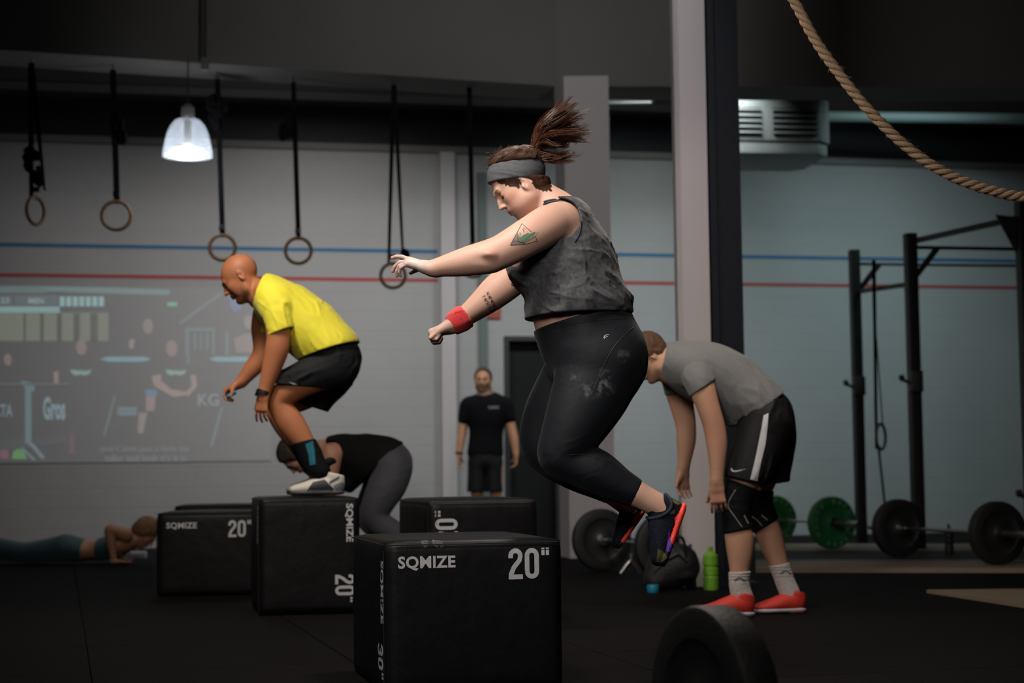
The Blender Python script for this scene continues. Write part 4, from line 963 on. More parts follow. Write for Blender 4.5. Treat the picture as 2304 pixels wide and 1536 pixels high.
# ------------------------------------------------------------------ person in mid-jump over the near box
def woman():
    Y = 5.8; fg = Fig(Y); H = .0036
    skin = skinmat('skin_fair', (.60, .36, .275, 1))
    per = empty('person', P(1330, 1290, Y), 'woman in grey tank top, black leggings and headband jumping in mid-air', 'person')
    TORSO = [(1256, 486, 36, 0, .10), (1262, 535, 70, 0, .160), (1270, 590, 98, 0, .175), (1283, 640, 101, 0, .165), (1297, 690, 101, 0, .17), (1313, 735, 106, 0, .180), (1338, 795, 108, 0, .185)]
    LEGN = [(1352, 820, 96, -.085, .10), (1328, 885, 85, -.10, .098), (1299, 945, 71, -.115, .088), (1274, 995, 58, -.12, .076), (1262, 1026, 48, -.12, .066), (1290, 1042, 44, -.12, .062), (1330, 1056, 48, -.12, .062), (1362, 1073, 43, -.12, .055), (1395, 1092, 35, -.12, .046), (1428, 1108, 29, -.12, .038)]
    ANKN = [(1428, 1108, 27, -.12, .036), (1455, 1123, 25, -.12, .033), (1482, 1138, 24, -.12, .032), (1504, 1158, 22, -.12, .029), (1508, 1195, 13, -.12, .022), (1500, 1225, 8, -.12, .015)]
    LEGF = [(1335, 800, 90, .095, .10), (1290, 868, 78, .105, .092), (1250, 925, 66, .11, .082), (1226, 972, 54, .115, .072), (1222, 1004, 46, .115, .064), (1250, 1034, 42, .115, .058), (1300, 1062, 40, .115, .055), (1345, 1086, 33, .115, .045), (1378, 1106, 26, .115, .037)]
    ANKF = [(1378, 1106, 25, .115, .035), (1400, 1126, 22, .115, .031), (1418, 1146, 18, .115, .026), (1420, 1170, 12, .115, .02)]
    ARMN = [(1268, 500, 42, -.11, .055), (1236, 506, 44, -.165, .055), (1198, 527, 41, -.21, .052), (1160, 549, 38, -.225, .050), (1124, 568, 35, -.23, .046), (1092, 579, 34, -.23, .044), (1060, 586, 31, -.225, .042), (1028, 593, 26, -.22, .037), (998, 599, 20, -.215, .031), (972, 604, 15.5, -.21, .028)]
    ARMF = [(1245, 525, 40, .15, .058), (1200, 575, 39, .18, .052), (1158, 622, 37, .19, .048), (1118, 654, 35, .19, .046), (1090, 678, 29, .185, .039), (1062, 700, 23, .18, .033), (1032, 722, 18, .175, .029), (1014, 734, 16, .17, .028)]
    HO = P(1170, 411, Y); th = math.radians(38)
    M = frame((-math.cos(th), -.05, -math.sin(th)), (-math.sin(th), 0, math.cos(th)))
    S = SDF()
    S.tube(fg.rows(TORSO, -.004), k=.04); S.tube(fg.rows(LEGN, -.006), k=.04); S.tube(fg.rows(LEGF, -.006), k=.04)
    S.tube(fg.rows(ANKN), k=.02); S.tube(fg.rows(ANKF), k=.02)
    S.ell(P(1385, 800, Y-.08), (.095, .095, .11), None, .05); S.ell(P(1385, 800, Y+.08), (.095, .095, .11), None, .05)   # buttocks
    S.ell(P(1185, 590, Y-.075), (.07, .07, .07), None, .04); S.ell(P(1185, 590, Y+.075), (.07, .07, .07), None, .04)
    S.tube(fg.rows(ARMN), k=.035); S.tube(fg.rows(ARMF), k=.035)
    S.ell(P(1106, 590, Y-.235), (.028, .03, .024), None, .025); S.ell(P(1100, 574, Y-.278), (.020, .016, .013), None, .02); S.ell(P(1082, 584, Y-.297), (.026, .010, .008), None, .025, -1)
    S.ell(P(1268, 508, Y-.085), (.045, .055, .06), None, .05)
    S.tube(fg.rows([(1192, 425, 37, 0, .056), (1222, 450, 38, 0, .058), (1258, 482, 50, 0, .085)]), k=.02)
    head(S, HO, M, .97, nose=.85, jaw=.97, eo=(.012, -.018))
    S.ell(HO+M@np.array([.035, -.03, -.06]), (.045, .035, .035), M, .03); S.ell(HO+M@np.array([.035, .03, -.06]), (.045, .035, .035), M, .03)
    hand(S, P(968, 604, Y-.21), prof_dir(-.96, -.30), (-.25, .38, -.9), [(.75, .8, .6), (.62, .75, .5), (.42, .6, .4), (-.05, .35, .3)], -1, .94, .16, (.55, .5, .62), .3)
    hand(S, P(1016, 733, Y+.17), prof_dir(-.90, .38), (.42, -.30, -.80), [(1.3, 1.5, 1.0), (1.3, 1.5, 1.0), (1.25, 1.5, 1.0), (1.2, 1.5, 1.0)], 1, .92, .02, (.95, .25, .25), .35)
    F_ = S.eval(H)
    body = sdf_obj('body', F_, skin, per)
    nh = P(930, 595, Y-.21); fh = P(985, 747, Y+.17)
    def tint(V):
        c = np.zeros((len(V), 4)); c[:, :3] = (.46, .42, .43)
        for p, r in ((nh, .085), (fh, .065)):
            dd = np.linalg.norm((V-p), axis=1); c[:, 3] = np.maximum(c[:, 3], np.clip((r-dd)/.05, 0, 1)*(.55+.3*vnoise(V*40)))
        el = P(1106, 574, Y-.26); de = np.linalg.norm((V-el)*np.array([1, .5, 1]), axis=1); m = de < .035; c[m, :3] = (.50, .17, .13); c[m, 3] = .45*(1-de[m]/.035)
        D = V-EYE; zf = D@_f; U_ = 1152+F*(D@_r)/zf; W_ = 768-F*(D@_u)/zf; U_ = U_+3*vnoise(V*160); W_ = W_+3*vnoise(V*160+7)
        for pg in ([(1116, 404), (1173, 398), (1172, 412), (1163, 436), (1156, 424), (1140, 417), (1120, 413)], [(1194, 398), (1232, 398), (1240, 412), (1241, 430), (1224, 431), (1206, 424), (1197, 412)]):      # short hair of the temple and nape
            ins = np.zeros(len(V), bool)
            for (xa, ya), (xb, yb) in zip(pg, pg[1:]+pg[:1]): ins ^= ((ya > W_) != (yb > W_)) & (U_ < (xb-xa)*(W_-ya)/(yb-ya+1e-9)+xa)
            ins &= (np.linalg.norm(V-HO, axis=1) < .2); c[ins, :3] = (.035, .014, .007); c[ins, 3] = 1
        # flush of the cheeks and lips, darker roots of the brows
        L = (V-HO)@M/.97
        lip = (np.abs(L[:, 2]+.0645) < .011) & (L[:, 0] > .080) & (np.abs(L[:, 1]) < .024)
        c[lip, :3] = (.38, .12, .10); c[lip, 3] = .65
        br = brow_mask(L, np.linalg.norm(V-HO, axis=1) < .16); c[br, :3] = (.07, .035, .02); c[br, 3] = .75
        ck = np.exp(-(((L[:, 0]-.062)/.022)**2+((L[:, 2]+.03)/.022)**2))*(np.linalg.norm(V-HO, axis=1) < .16)
        m = ck > .1; c[m, :3] = (.48, .19, .14); c[m, 3] = ck[m]*.5
        return c
    paint(body, o_world[body.name][0], tint)
    eyes(per, HO, M, .97, mat('brow_brown', (.06, .03, .018), .8), closed=True, Fbrow=.0035, brows=False)
    # leggings
    S = SDF(); S.tube(fg.rows(TORSO[4:], .004), k=.04); S.tube(fg.rows(LEGN, .001), k=.045); S.tube(fg.rows(LEGF, .001), k=.045)
    S.ell(P(1385, 800, Y-.08), (.102, .102, .117), None, .05); S.ell(P(1385, 800, Y+.08), (.102, .102, .117), None, .05)
    F_ = S.eval(H)
    kn = P(1290, 1020, Y-.12); cr = P(1262, 815, Y-.1)
    def reg(p): return .25+1.1*np.exp(-((p-kn)**2).sum(1)/.01)+1.0*np.exp(-((p-cr)**2).sum(1)/.01)
    displace(F_, wrinkle(prof_dir(1, -.55), .0020, 30, 2, .18, reg))
    pxcut(F_, (1213, 742), (1402, 692), Y, (1300, 900)); half(F_, P(1428, 1107, Y), prof_dir(.85, .42))
    leg = sdf_obj('leggings', F_, mat('black_stretch', (.0058, .0078, .0115), .6, bump=.05, bscale=400, spec=.25, sheen=.06, attr='tint'), per)
    cc = [(P(1355, 862, Y-.2), .055, .16), (P(1325, 880, Y-.2), .035, .12), (P(1295, 840, Y-.2), .03, .10), (P(1403, 800, Y-.2), .028, .09), (P(1282, 835, Y-.2), .03, .06)]
    def chalk(V):
        a = np.zeros(len(V))
        for p, r, g in cc:
            dd = np.hypot(V[:, 0]-p[0], V[:, 2]-p[2]); a = np.maximum(a, np.clip(1-dd/r, 0, 1)*g*3*np.clip(fbm(V*60)*1.8+.15, 0, 1))
        a *= (V[:, 1] < Y-.02)
        return np.c_[np.full((len(V), 3), .30), np.clip(a, 0, .3)]
    paint(leg, o_world[leg.name][0], chalk)
    # tank top
    S = SDF(); T2 = [(1264, 470, 32, 0, .105), (1274, 500, 58, 0, .172), (1270, 545, 84, 0, .186), (1274, 590, 107, 0, .195), (1287, 640, 109, 0, .190), (1298, 685, 113, 0, .195), (1304, 715, 119, 0, .200)]
    S.tube(fg.rows(T2), k=.04); S.ell(P(1190, 592, Y-.07), (.080, .075, .078), None, .06); S.ell(P(1190, 592, Y+.07), (.080, .075, .078), None, .06)
    F_ = S.eval(H)
    displace(F_, wrinkle(prof_dir(1, .22), .014, 11, 3, .14, lambda p: np.clip((P(1200, 520, Y)[2]-p[:, 2])/.12+.25, .1, 1)), .03)
    displace(F_, wrinkle(prof_dir(1, .15), .005, 24, 8, .2), .03)
    displace(F_, lambda p: (.010*np.sin((p@prof_dir(.25, 1))*48+3*vnoise(p*6)))*np.clip((P(1200, 640, Y)[2]-p[:, 2])/.06, 0, 1)*.35, .03)
    pxcut(F_, (1169, 719), (1404, 706), Y, (1270, 600)); 
    cut = SDF(); cut.it = []
    f, lo, h = F_; ax = [lo[i]+h*np.arange(f.shape[i]) for i in range(3)]
    def cyl(px, py, rx, ry, near, rot=0):
        c = P(px, py, Y); X = (ax[0]-c[0])[:, None]; Z = (ax[2]-c[2])[None, :]; cs, sn = math.cos(rot), math.sin(rot)
        a = (X*cs+Z*sn)/rx; b = (-X*sn+Z*cs)/ry; q = np.sqrt(a*a+b*b); d = (q-1)*min(rx, ry)
        yy = ax[1][None, :, None]-Y; side = (yy+.03 if near else -yy+.03)
        g = np.maximum(np.broadcast_to(d[:, None, :], f.shape), side)
        np.maximum(f, (-g).astype(np.float32), out=f)
    cyl(1243, 504, .092, .079, True, 0); cyl(1243, 504, .092, .079, False, 0)
    pxcut(F_, (1236, 452), (1296, 452), Y, (1270, 600)); 
    # neck opening
    c = P(1222, 448, Y); X = (ax[0]-c[0])[:, None, None]; Yv = (ax[1]-Y)[None, :, None]; Z = (ax[2]-c[2])[None, None, :]
    np.maximum(f, -(np.sqrt((X/.085)**2+(Yv/.095)**2+(Z/.075)**2)-1).astype(np.float32)*.075, out=f)
    tk = sdf_obj('tank_top', F_, mat('charcoal_marl', (.058, .059, .066), .9, bump=.10, bscale=500, var=.9, vscale=90, sheen=.1), per)
    bw = bvh_of(body, tk); rim = MB()
    decal_line(rim, bw, [(1256, 449), (1276, 452), (1293, 463), (1303, 480), (1307, 504), (1303, 527), (1293, 544)], .0032, Y=5.2)
    rim.build('armhole_binding', mat('binding_navy', (.022, .024, .034), .8), tk, True)
    # sports top straps
    mb = MB(); m = MB(); bb = bvh_of(body)
    for off in (0, 5): mb.tube([np.array(bb.find_nearest(Vector(P(x, y+off, Y+dy)))[0]) for x, y, dy in crom([(1226, 456, -.06), (1238, 450, -.075), (1252, 446, -.085), (1268, 450, -.10), (1284, 462, -.10)], 4)], .0045, 7)
    mb.build('bra_strap', mat('black_elastic', (.01, .01, .012), .6), per, True)
    # headband
    S = SDF(); s = .97
    def hair_base(g):
        q = SDF()
        for c, r in (((-.012, 0, .034), (.096, .077, .088)), ((.012, 0, .012), (.079, .070, .085))): q.ell(HO+M@(np.array(c)*s), np.array(r)*s+g, M, .02)
        return q
    S = hair_base(.009); F_ = S.eval(.0035, .02)
    displace(F_, lambda p: -.0022*(1-2*np.abs(vnoise(np.stack([p[:, 0]*8, p[:, 1]*8, p[:, 2]*70+p[:, 0]*14], 1)))), .02)
    pxcut(F_, (1103, 414), (1226, 403), Y, (1165, 380)); pxcut(F_, (1113, 372), (1216, 362), Y, (1165, 400))
    sdf_obj('headband', F_, mat('grey_band', (.072, .077, .085), .85, bump=.08, bscale=300, var=.2, vscale=60), per)
    hairm = mat('hair_auburn', (.040, .0145, .006), .65, var=.5, vscale=30, spec=.3, stretch=(1, 1, 1), bump=.4, bscale=120)
    S = hair_base(.006); S.ell(P(1163, 374, Y), (.092, .070, .052), None, .02); S.ell(P(1195, 352, Y), (.035, .04, .030), None, .03)
    F_ = S.eval(.0035, .02)
    displace(F_, lambda p: -.004*(1-2*np.abs(vnoise(np.stack([p[:, 0]*30, p[:, 1]*60, p[:, 2]*45], 1)))), .02)
    pxcut(F_, (1113, 374), (1216, 364), Y, (1165, 340))
    hr = sdf_obj('hair', F_, hairm, per)
    S = hair_base(.0045); S.tube([[*P(1198, 398, Y), .048, .058], [*P(1212, 424, Y), .043, .052]], k=.03); F_ = S.eval(.0035, .02)
    displace(F_, lambda p: -.002*(1-2*np.abs(vnoise(p@np.diag([40, 40, 80])))), .02)
    pxcut(F_, (1103, 409), (1226, 398), Y, (1165, 440)); pxcut(F_, (1106, 407), (1172, 421), Y, (1240, 400)); pxcut(F_, (1184, 405), (1222, 448), Y, (1240, 400)); 
    o = sdf_obj('hair', F_, hairm, hr); o.name = 'nape_hair'
    # flying ponytail: locks sweeping up and back from the tie
    mb = MB(); base = P(1203, 338, Y)
    ends = [(1262, 226, 1.0), (1286, 220, 1.0), (1300, 228, .9), (1316, 240, .7), (1318, 262, .8), (1322, 285, 1), (1324, 300, 1), (1316, 318, 1), (1306, 330, .9), (1296, 342, .8), (1284, 352, .6), (1268, 354, .5), (1318, 290, 1), (1296, 250, 1), (1280, 236, 1), (1308, 306, 1)]
    rnd = random.Random(4)
    for lk in range(150):
        e = ends[rnd.randrange(len(ends))]; ln = rnd.uniform(.6, 1.08) if rnd.random() < .5 else rnd.uniform(.98, 1.10)
        LX = 1203+(e[0]-1203)*ln+rnd.gauss(0, 4); LY = 338+(e[1]-338)*ln*(.95 if e[1] < 250 else 1)+rnd.gauss(0, 3)
        ldy = rnd.gauss(0, .030); vx, vy = LX-1203, LY-338; L = math.hypot(vx, vy); nx, ny = vy/L, -vx/L
        if nx > 0: nx, ny = -nx, -ny
        bow = 15+10*rnd.random()-20*max(0, .35+vy/L)
        if vy/L < -.80: bow = 8+4*rnd.random()
        lph = rnd.uniform(0, 6.28); am = rnd.uniform(1.5, 5); cu = rnd.choice((-1, 1, 1))*rnd.uniform(7, 22)*(1 if ln > .75 else .4); t0 = rnd.uniform(.60, .80); fr = rnd.uniform(7, 10)
        for si in range(13):
            ox, oy, oz = rnd.gauss(0, 4.2), rnd.gauss(0, 4.2), rnd.gauss(0, .007); K = 15; te = rnd.uniform(.86, 1.0); pts = []
            for q in range(K+1):
                t = q/K*te; g = math.sin(math.pi*t**.8)*bow; c_ = math.sin(math.pi*min(1, t*1.02))**.5 if t < .9 else .5
                x = 1203+vx*t+nx*g+ox*c_+am*t*math.sin(lph+fr*t); y = 338+vy*t+ny*g+oy*c_+am*t*math.cos(lph+fr*t)
                if t > t0:
                    w2 = (t-t0)/(1-t0); x += vx/L*-abs(cu)*.55*(1-math.cos(w2*2.2)); y += vy/L*-abs(cu)*.55*(1-math.cos(w2*2.2)); x += -ny*cu*math.sin(w2*1.9)*-1; y += nx*cu*math.sin(w2*1.9)*-1
                pts.append(P(x, y, Y+(ldy+oz)*min(1, t*2.2)+.005*math.sin(lph+5*t)))
            r = rnd.uniform(.0006, .0019); mb.tube(pts, [r*(1.0-.75*(q/K)**2) for q in range(K+1)], 4, caps=False)
    pony = tag(mb.build('ponytail', mat('hair_locks', (.055, .0175, .0065), .5, var=.6, vscale=22, spec=.35), per, True), kind='stuff')
    S = SDF(); S.tube([[*P(1208, 330, Y), .010, .012], [*P(1228, 300, Y), .019, .019], [*P(1248, 276, Y), .032, .028], [*P(1264, 264, Y), .020, .02]], k=.02)
    S.tube([[*P(1212, 327, Y), .010, .012], [*P(1246, 306, Y), .028, .026], [*P(1276, 304, Y), .018, .018]], k=.03)
    F_ = S.eval(.004, .03)
    displace(F_, wrinkle(prof_dir(1, -.9), .011, 34, 5, .2), .03)
    sdf_obj('ponytail_core', F_, hairm, per)
    mb = MB(); bh = bvh_of(hr)
    for i in range(420):      # locks combed from the band back to the tie
        t0 = rnd.random(); x0 = 1108+t0*108; y0 = 372-8*t0-rnd.random()*26*math.sin(math.pi*min(1, t0+.15)); dy = rnd.uniform(-.065, .0)
        pts = []
        for q in range(8):
            t = q/7; x = x0+(1201-x0)*t; y = y0+(341-y0)*t-7*math.sin(math.pi*t)*rnd.uniform(.8, 1.2); p = np.array(bh.find_nearest(Vector(P(x, y, Y-.09*(1-t*.8)+dy*.3)))[0])
            pts.append(p+np.array([0, -.0015-.002*rnd.random(), .0015]))
        mb.tube(pts, [.0018, .0022, .0022, .002, .002, .0018, .0014, .001], 4, caps=False)
    tag(mb.build('combed_hair', MATS['hair_auburn'], per, True), kind='stuff')
    mb = MB()
    for i in range(150):      # fly-away wisps over the crown and in front of the band
        x = rnd.uniform(1100, 1222); y = 372-34*math.sqrt(max(0, 1-((x-1163)/66)**2))+rnd.uniform(-2, 10); a = rnd.uniform(0, 6.28); L = rnd.uniform(6, 22)
        dy = rnd.gauss(0, .03); q = [(x+L*t*math.cos(a+t*1.3), y+L*t*math.sin(a+t*1.3)*.6-4*t) for t in (0, .33, .66, 1)]
        mb.tube([P(*p, Y+dy) for p in q], [.0010, .0009, .0007, .0004], 3, caps=False)
    for i in range(26):       # front curls
        x0 = rnd.uniform(1098, 1122); y0 = rnd.uniform(348, 372); R_ = rnd.uniform(4, 10); a = rnd.uniform(0, 6.28)
        mb.tube([P(x0+R_*math.cos(a+t)*(1-t/9), y0+R_*math.sin(a+t)*(1-t/9), Y-.02+rnd.gauss(0, .002)+.004*t) for t in np.linspace(0, 4.6, 10)], .0011, 4, caps=False)
    tag(mb.build('flyaway_hair', hairm, per, True), kind='stuff')
    mb = MB(); c = P(1201, 339, Y); ax_ = prof_dir(.6, -.8); u_ = np.array([0, 1, 0]); v_ = np.cross(ax_, u_)
    for k_ in (-.004, .004): mb.tube([c+ax_*k_+.0185*(u_*math.cos(t)+v_*math.sin(t)) for t in np.linspace(0, 6.283, 20)[:-1]], .0042, 8, closed=True)
    mb.build('hair_tie', mat('tie_brown', (.10, .05, .045), .6), per, True)
    # red wristband
    S = SDF(); a, b = P(1021, 729, Y+.173), P(1046, 712, Y+.178)
    S.tube([[*a, .034, .034], [*(a*.5+b*.5), .0385, .038], [*b, .040, .039]], k=.01); F_ = S.eval(.004); d_ = (b-a)/np.linalg.norm(b-a)
    displace(F_, wrinkle(np.cross(d_, (0, 1, 0)), .0025, 26, 3, .3))
    half(F_, a-d_*.014, -d_); half(F_, b+d_*.008, d_)
    wb = sdf_obj('wristband', F_, mat('red_terry', (.80, .035, .040), .9, bump=.6, bscale=500, sheen=.4), per)
    bv = bvh_of(wb); mb = MB()
    for i in range(5): decal_line(mb, bv, [(1024+i*4.6, 705-i*1.2), (1027+i*4.6, 702-i*1.2)], .0011)
    mb.build('embroidery', mat('dark_red', (.25, .01, .015), .8), wb)
    # tattoos
    bv = bvh_of(body); ink = mat('ink', (.045, .030, .032), .55); px = lambda x, y: (1130+x/15.36, 480+y/15.36)
    mb = MB()
    for a, b in (((680, 350), (280, 1090)), ((280, 1090), (800, 1060)), ((800, 1060), (1215, 950)), ((1215, 950), (1150, 810)), ((680, 350), (1010, 640))): decal_line(mb, bv, [px(*a), px(*b)], .0011)
    for l in ([(730, 500), (770, 530), (800, 545)], [(690, 545), (730, 570), (740, 610), (760, 635)], [(520, 680), (550, 780), (530, 850), (580, 960), (640, 990), (780, 1020)], [(370, 960), (480, 950), (640, 1000), (790, 1040)], [(1090, 900), (1105, 930)]): decal_line(mb, bv, [px(*q) for q in l], .0008)
    for l in ([(570, 880), (880, 690)], [(640, 980), (1130, 640)], [(780, 1010), (1150, 780)]): decal_line(mb, bv, [px(*l[0]), px(*l[1])], .0007)
    tt = mb.build('tattoo', ink, per, True)
    g1 = mat('ink_green', (.10, .20, .115), .55); g2 = mat('ink_grey', (.20, .135, .13), .55); g3 = mat('ink_pale_green', (.33, .32, .19), .55)
    decal_poly('green_ink', bv, [px(*q) for q in ((560, 880), (700, 760), (880, 680), (960, 700), (1130, 630), (1140, 660), (1080, 760), (960, 830), (860, 920), (760, 1000), (640, 980))], g1, tt, lift=.0007)
    decal_poly('pale_ink', bv, [px(*q) for q in ((1130, 640), (1260, 640), (1150, 780), (1060, 800), (900, 930), (960, 830), (1080, 760))], g3, tt, lift=.0005)
    decal_poly('pale_ink', bv, [px(*q) for q in ((560, 640), (640, 650), (620, 740), (640, 760), (560, 880), (540, 760))], g3, tt, lift=.0005)
    decal_poly('grey_ink', bv, [px(*q) for q in ((300, 1080), (520, 690), (550, 790), (540, 880), (600, 980), (780, 1040), (700, 1060))], g2, tt, lift=.0005)
    ex = np.array([math.cos(math.radians(62)), math.sin(math.radians(62))]); ey = np.array([ex[1], -ex[0]])
    for i, (tx, ox, oy, w_) in enumerate((('N 40°40\'38.9"', 1093, 659, 46), ('E 46°51\'12.4"', 1085, 667, 42))):
        decal_text('tattoo_text', bv, tx, (ox, oy), ex, ey, 7.5, ink, tt, Y=5.4, bold=.012, width=w_, lift=.0008)
    bv = bvh_of(tk); bv2 = bvh_of(leg)
    wh = mat('print_white', (.62, .62, .64), .5); mb = MB()
    X0, Y0 = 1120, 680; q = lambda x, y: (X0+x/2.478, Y0+y/2.478)
    decal_line(mb, bv2, [q(620, 180), q(600, 184), q(593, 196), q(596, 202)], .0014); decal_line(mb, bv2, [q(614, 190), q(604, 192), q(600, 198)], .0011)
    mb.build('legging_logo', wh, leg)
    mb = MB(); decal_line(mb, bv2, [q(755, 140), q(700, 190), q(640, 260), q(580, 380), q(530, 500)], .0012)
    mb.build('seam', mat('black_elastic', (.01, .01, .012), .6), leg); mb = MB()
    decal_line(mb, bv2, [q(240, 156), q(400, 125), q(560, 100), q(720, 90)], .0010); mb.build('seam', MATS['black_elastic'], leg); mb = MB(); decal_line(mb, bv2, [q(400, 850), q(500, 855), q(640, 900), q(735, 985)], .0012)
    mb.build('seam', mat('black_elastic', (.01, .01, .012), .6), leg)
    # shoes
    up = mat('shoe_knit_dark', (.005, .008, .016), .75, bump=.4, bscale=260, var=.8, vscale=40, spec=.2); soled = mat('sole_orange', (.85, .045, .022), .5, bump=.15, bscale=200); lc = mat('lace_black', (.008, .008, .01), .6)
    blk = mat('rubber_black', (.008, .008, .009), .5); pur = mat('logo_purple', (.075, .022, .26), .5); olive = mat('camo_olive', (.07, .07, .022), .7, var=.8, vscale=70); navy = mat('collar_navy', (.004, .011, .030), .8)
    sol = mat('sole_two_tone', (.85, .045, .022), .5, bump=.15, bscale=200, attr='tint')
    def two(o_):
        sl = SOLE[o_.name]; Vv, _q = o_world[sl.name]
        def fn(V):
            a = ((V-qf(0, 0)) @ Ms[:, 0]); c = np.zeros((len(V), 4)); c[:, :3] = (.006, .006, .007); c[:, 3] = (a > .14).astype(float); return c
        paint(sl, Vv, fn)
    so, qf, Ms = shoe(per, P(1548, 1136, Y-.12), P(1494, 1282, Y-.12), (-.93, 0, .36), (up, sol, lc), grow=1.04, h=.0032, ch=1.28); two(so)
    bv = bvh_of(so, SOLE[so.name]); c5 = lambda x, y: (1340+x/6.142, 1050+y/6.142)
    decal_poly('heel_clip', bv, [c5(*p) for p in ((1262, 455), (1285, 500), (1285, 600), (1225, 850), (1190, 1130), (1158, 1185), (1143, 1130), (1120, 950), (1090, 705), (1150, 640), (1210, 550))], soled, so, lift=.004, sub=2)
    decal_poly('shoe_logo', bv, [c5(*p) for p in ((1018, 850), (1035, 1000), (1055, 1080), (1050, 1150), (1010, 1180), (970, 1160), (1015, 1120), (1020, 1060))], pur, so, lift=.003, sub=2)
    decal_poly('camo_patch', bv, [c5(*p) for p in ((1030, 410), (1160, 430), (1190, 470), (1150, 530), (1080, 500), (1060, 450))], olive, so, lift=.002, sub=2)
    decal_poly('camo_patch', bv, [c5(*p) for p in ((1000, 590), (1100, 590), (1090, 650), (990, 650))], olive, so, lift=.002, sub=2)
    decal_poly('camo_patch', bv, [c5(*p) for p in ((860, 1130), (930, 1160), (1000, 1250), (900, 1330), (840, 1310))], olive, so, lift=.002, sub=2)
    mb = MB(); q_ = [P(*p, Y-.12+dy) for p, dy in (((1498, 1112), 0), ((1511, 1128), -.028), ((1508, 1146), -.038), ((1490, 1160), -.037), ((1466, 1166), -.02), ((1456, 1164), 0), ((1466, 1166), .02), ((1490, 1160), .037), ((1508, 1146), .038), ((1511, 1128), .028), ((1498, 1112), 0))]; mb.tube(list(crom(q_, 5))[:-1], .0062, 8, closed=True); mb.build('collar', navy, so, True)
    so, qf, Ms = shoe(per, P(1456, 1148, Y+.115), P(1391, 1240, Y+.115), (-.86, 0, .5), (up, sol, lc), grow=1.0, h=.0032, ch=1.15); two(so)
    bv = bvh_of(so, SOLE[so.name])
    decal_poly('heel_clip', bv, [c5(*p) for p in ((560, 620), (600, 605), (690, 680), (680, 760), (540, 960), (462, 1015), (470, 940), (520, 780))], soled, so, lift=.004, sub=2)
    mb = MB(); mb.tube(list(crom([P(*p, Y+.115+dy) for p, dy in (((1422, 1136), 0), ((1430, 1150), -.028), ((1422, 1158), -.037), ((1404, 1152), -.033), ((1386, 1140), 0), ((1404, 1152), .033), ((1422, 1158), .037), ((1430, 1150), .028), ((1422, 1136), 0))], 4))[:-1], .0058, 8, closed=True); mb.build('collar', navy, so, True)
woman()
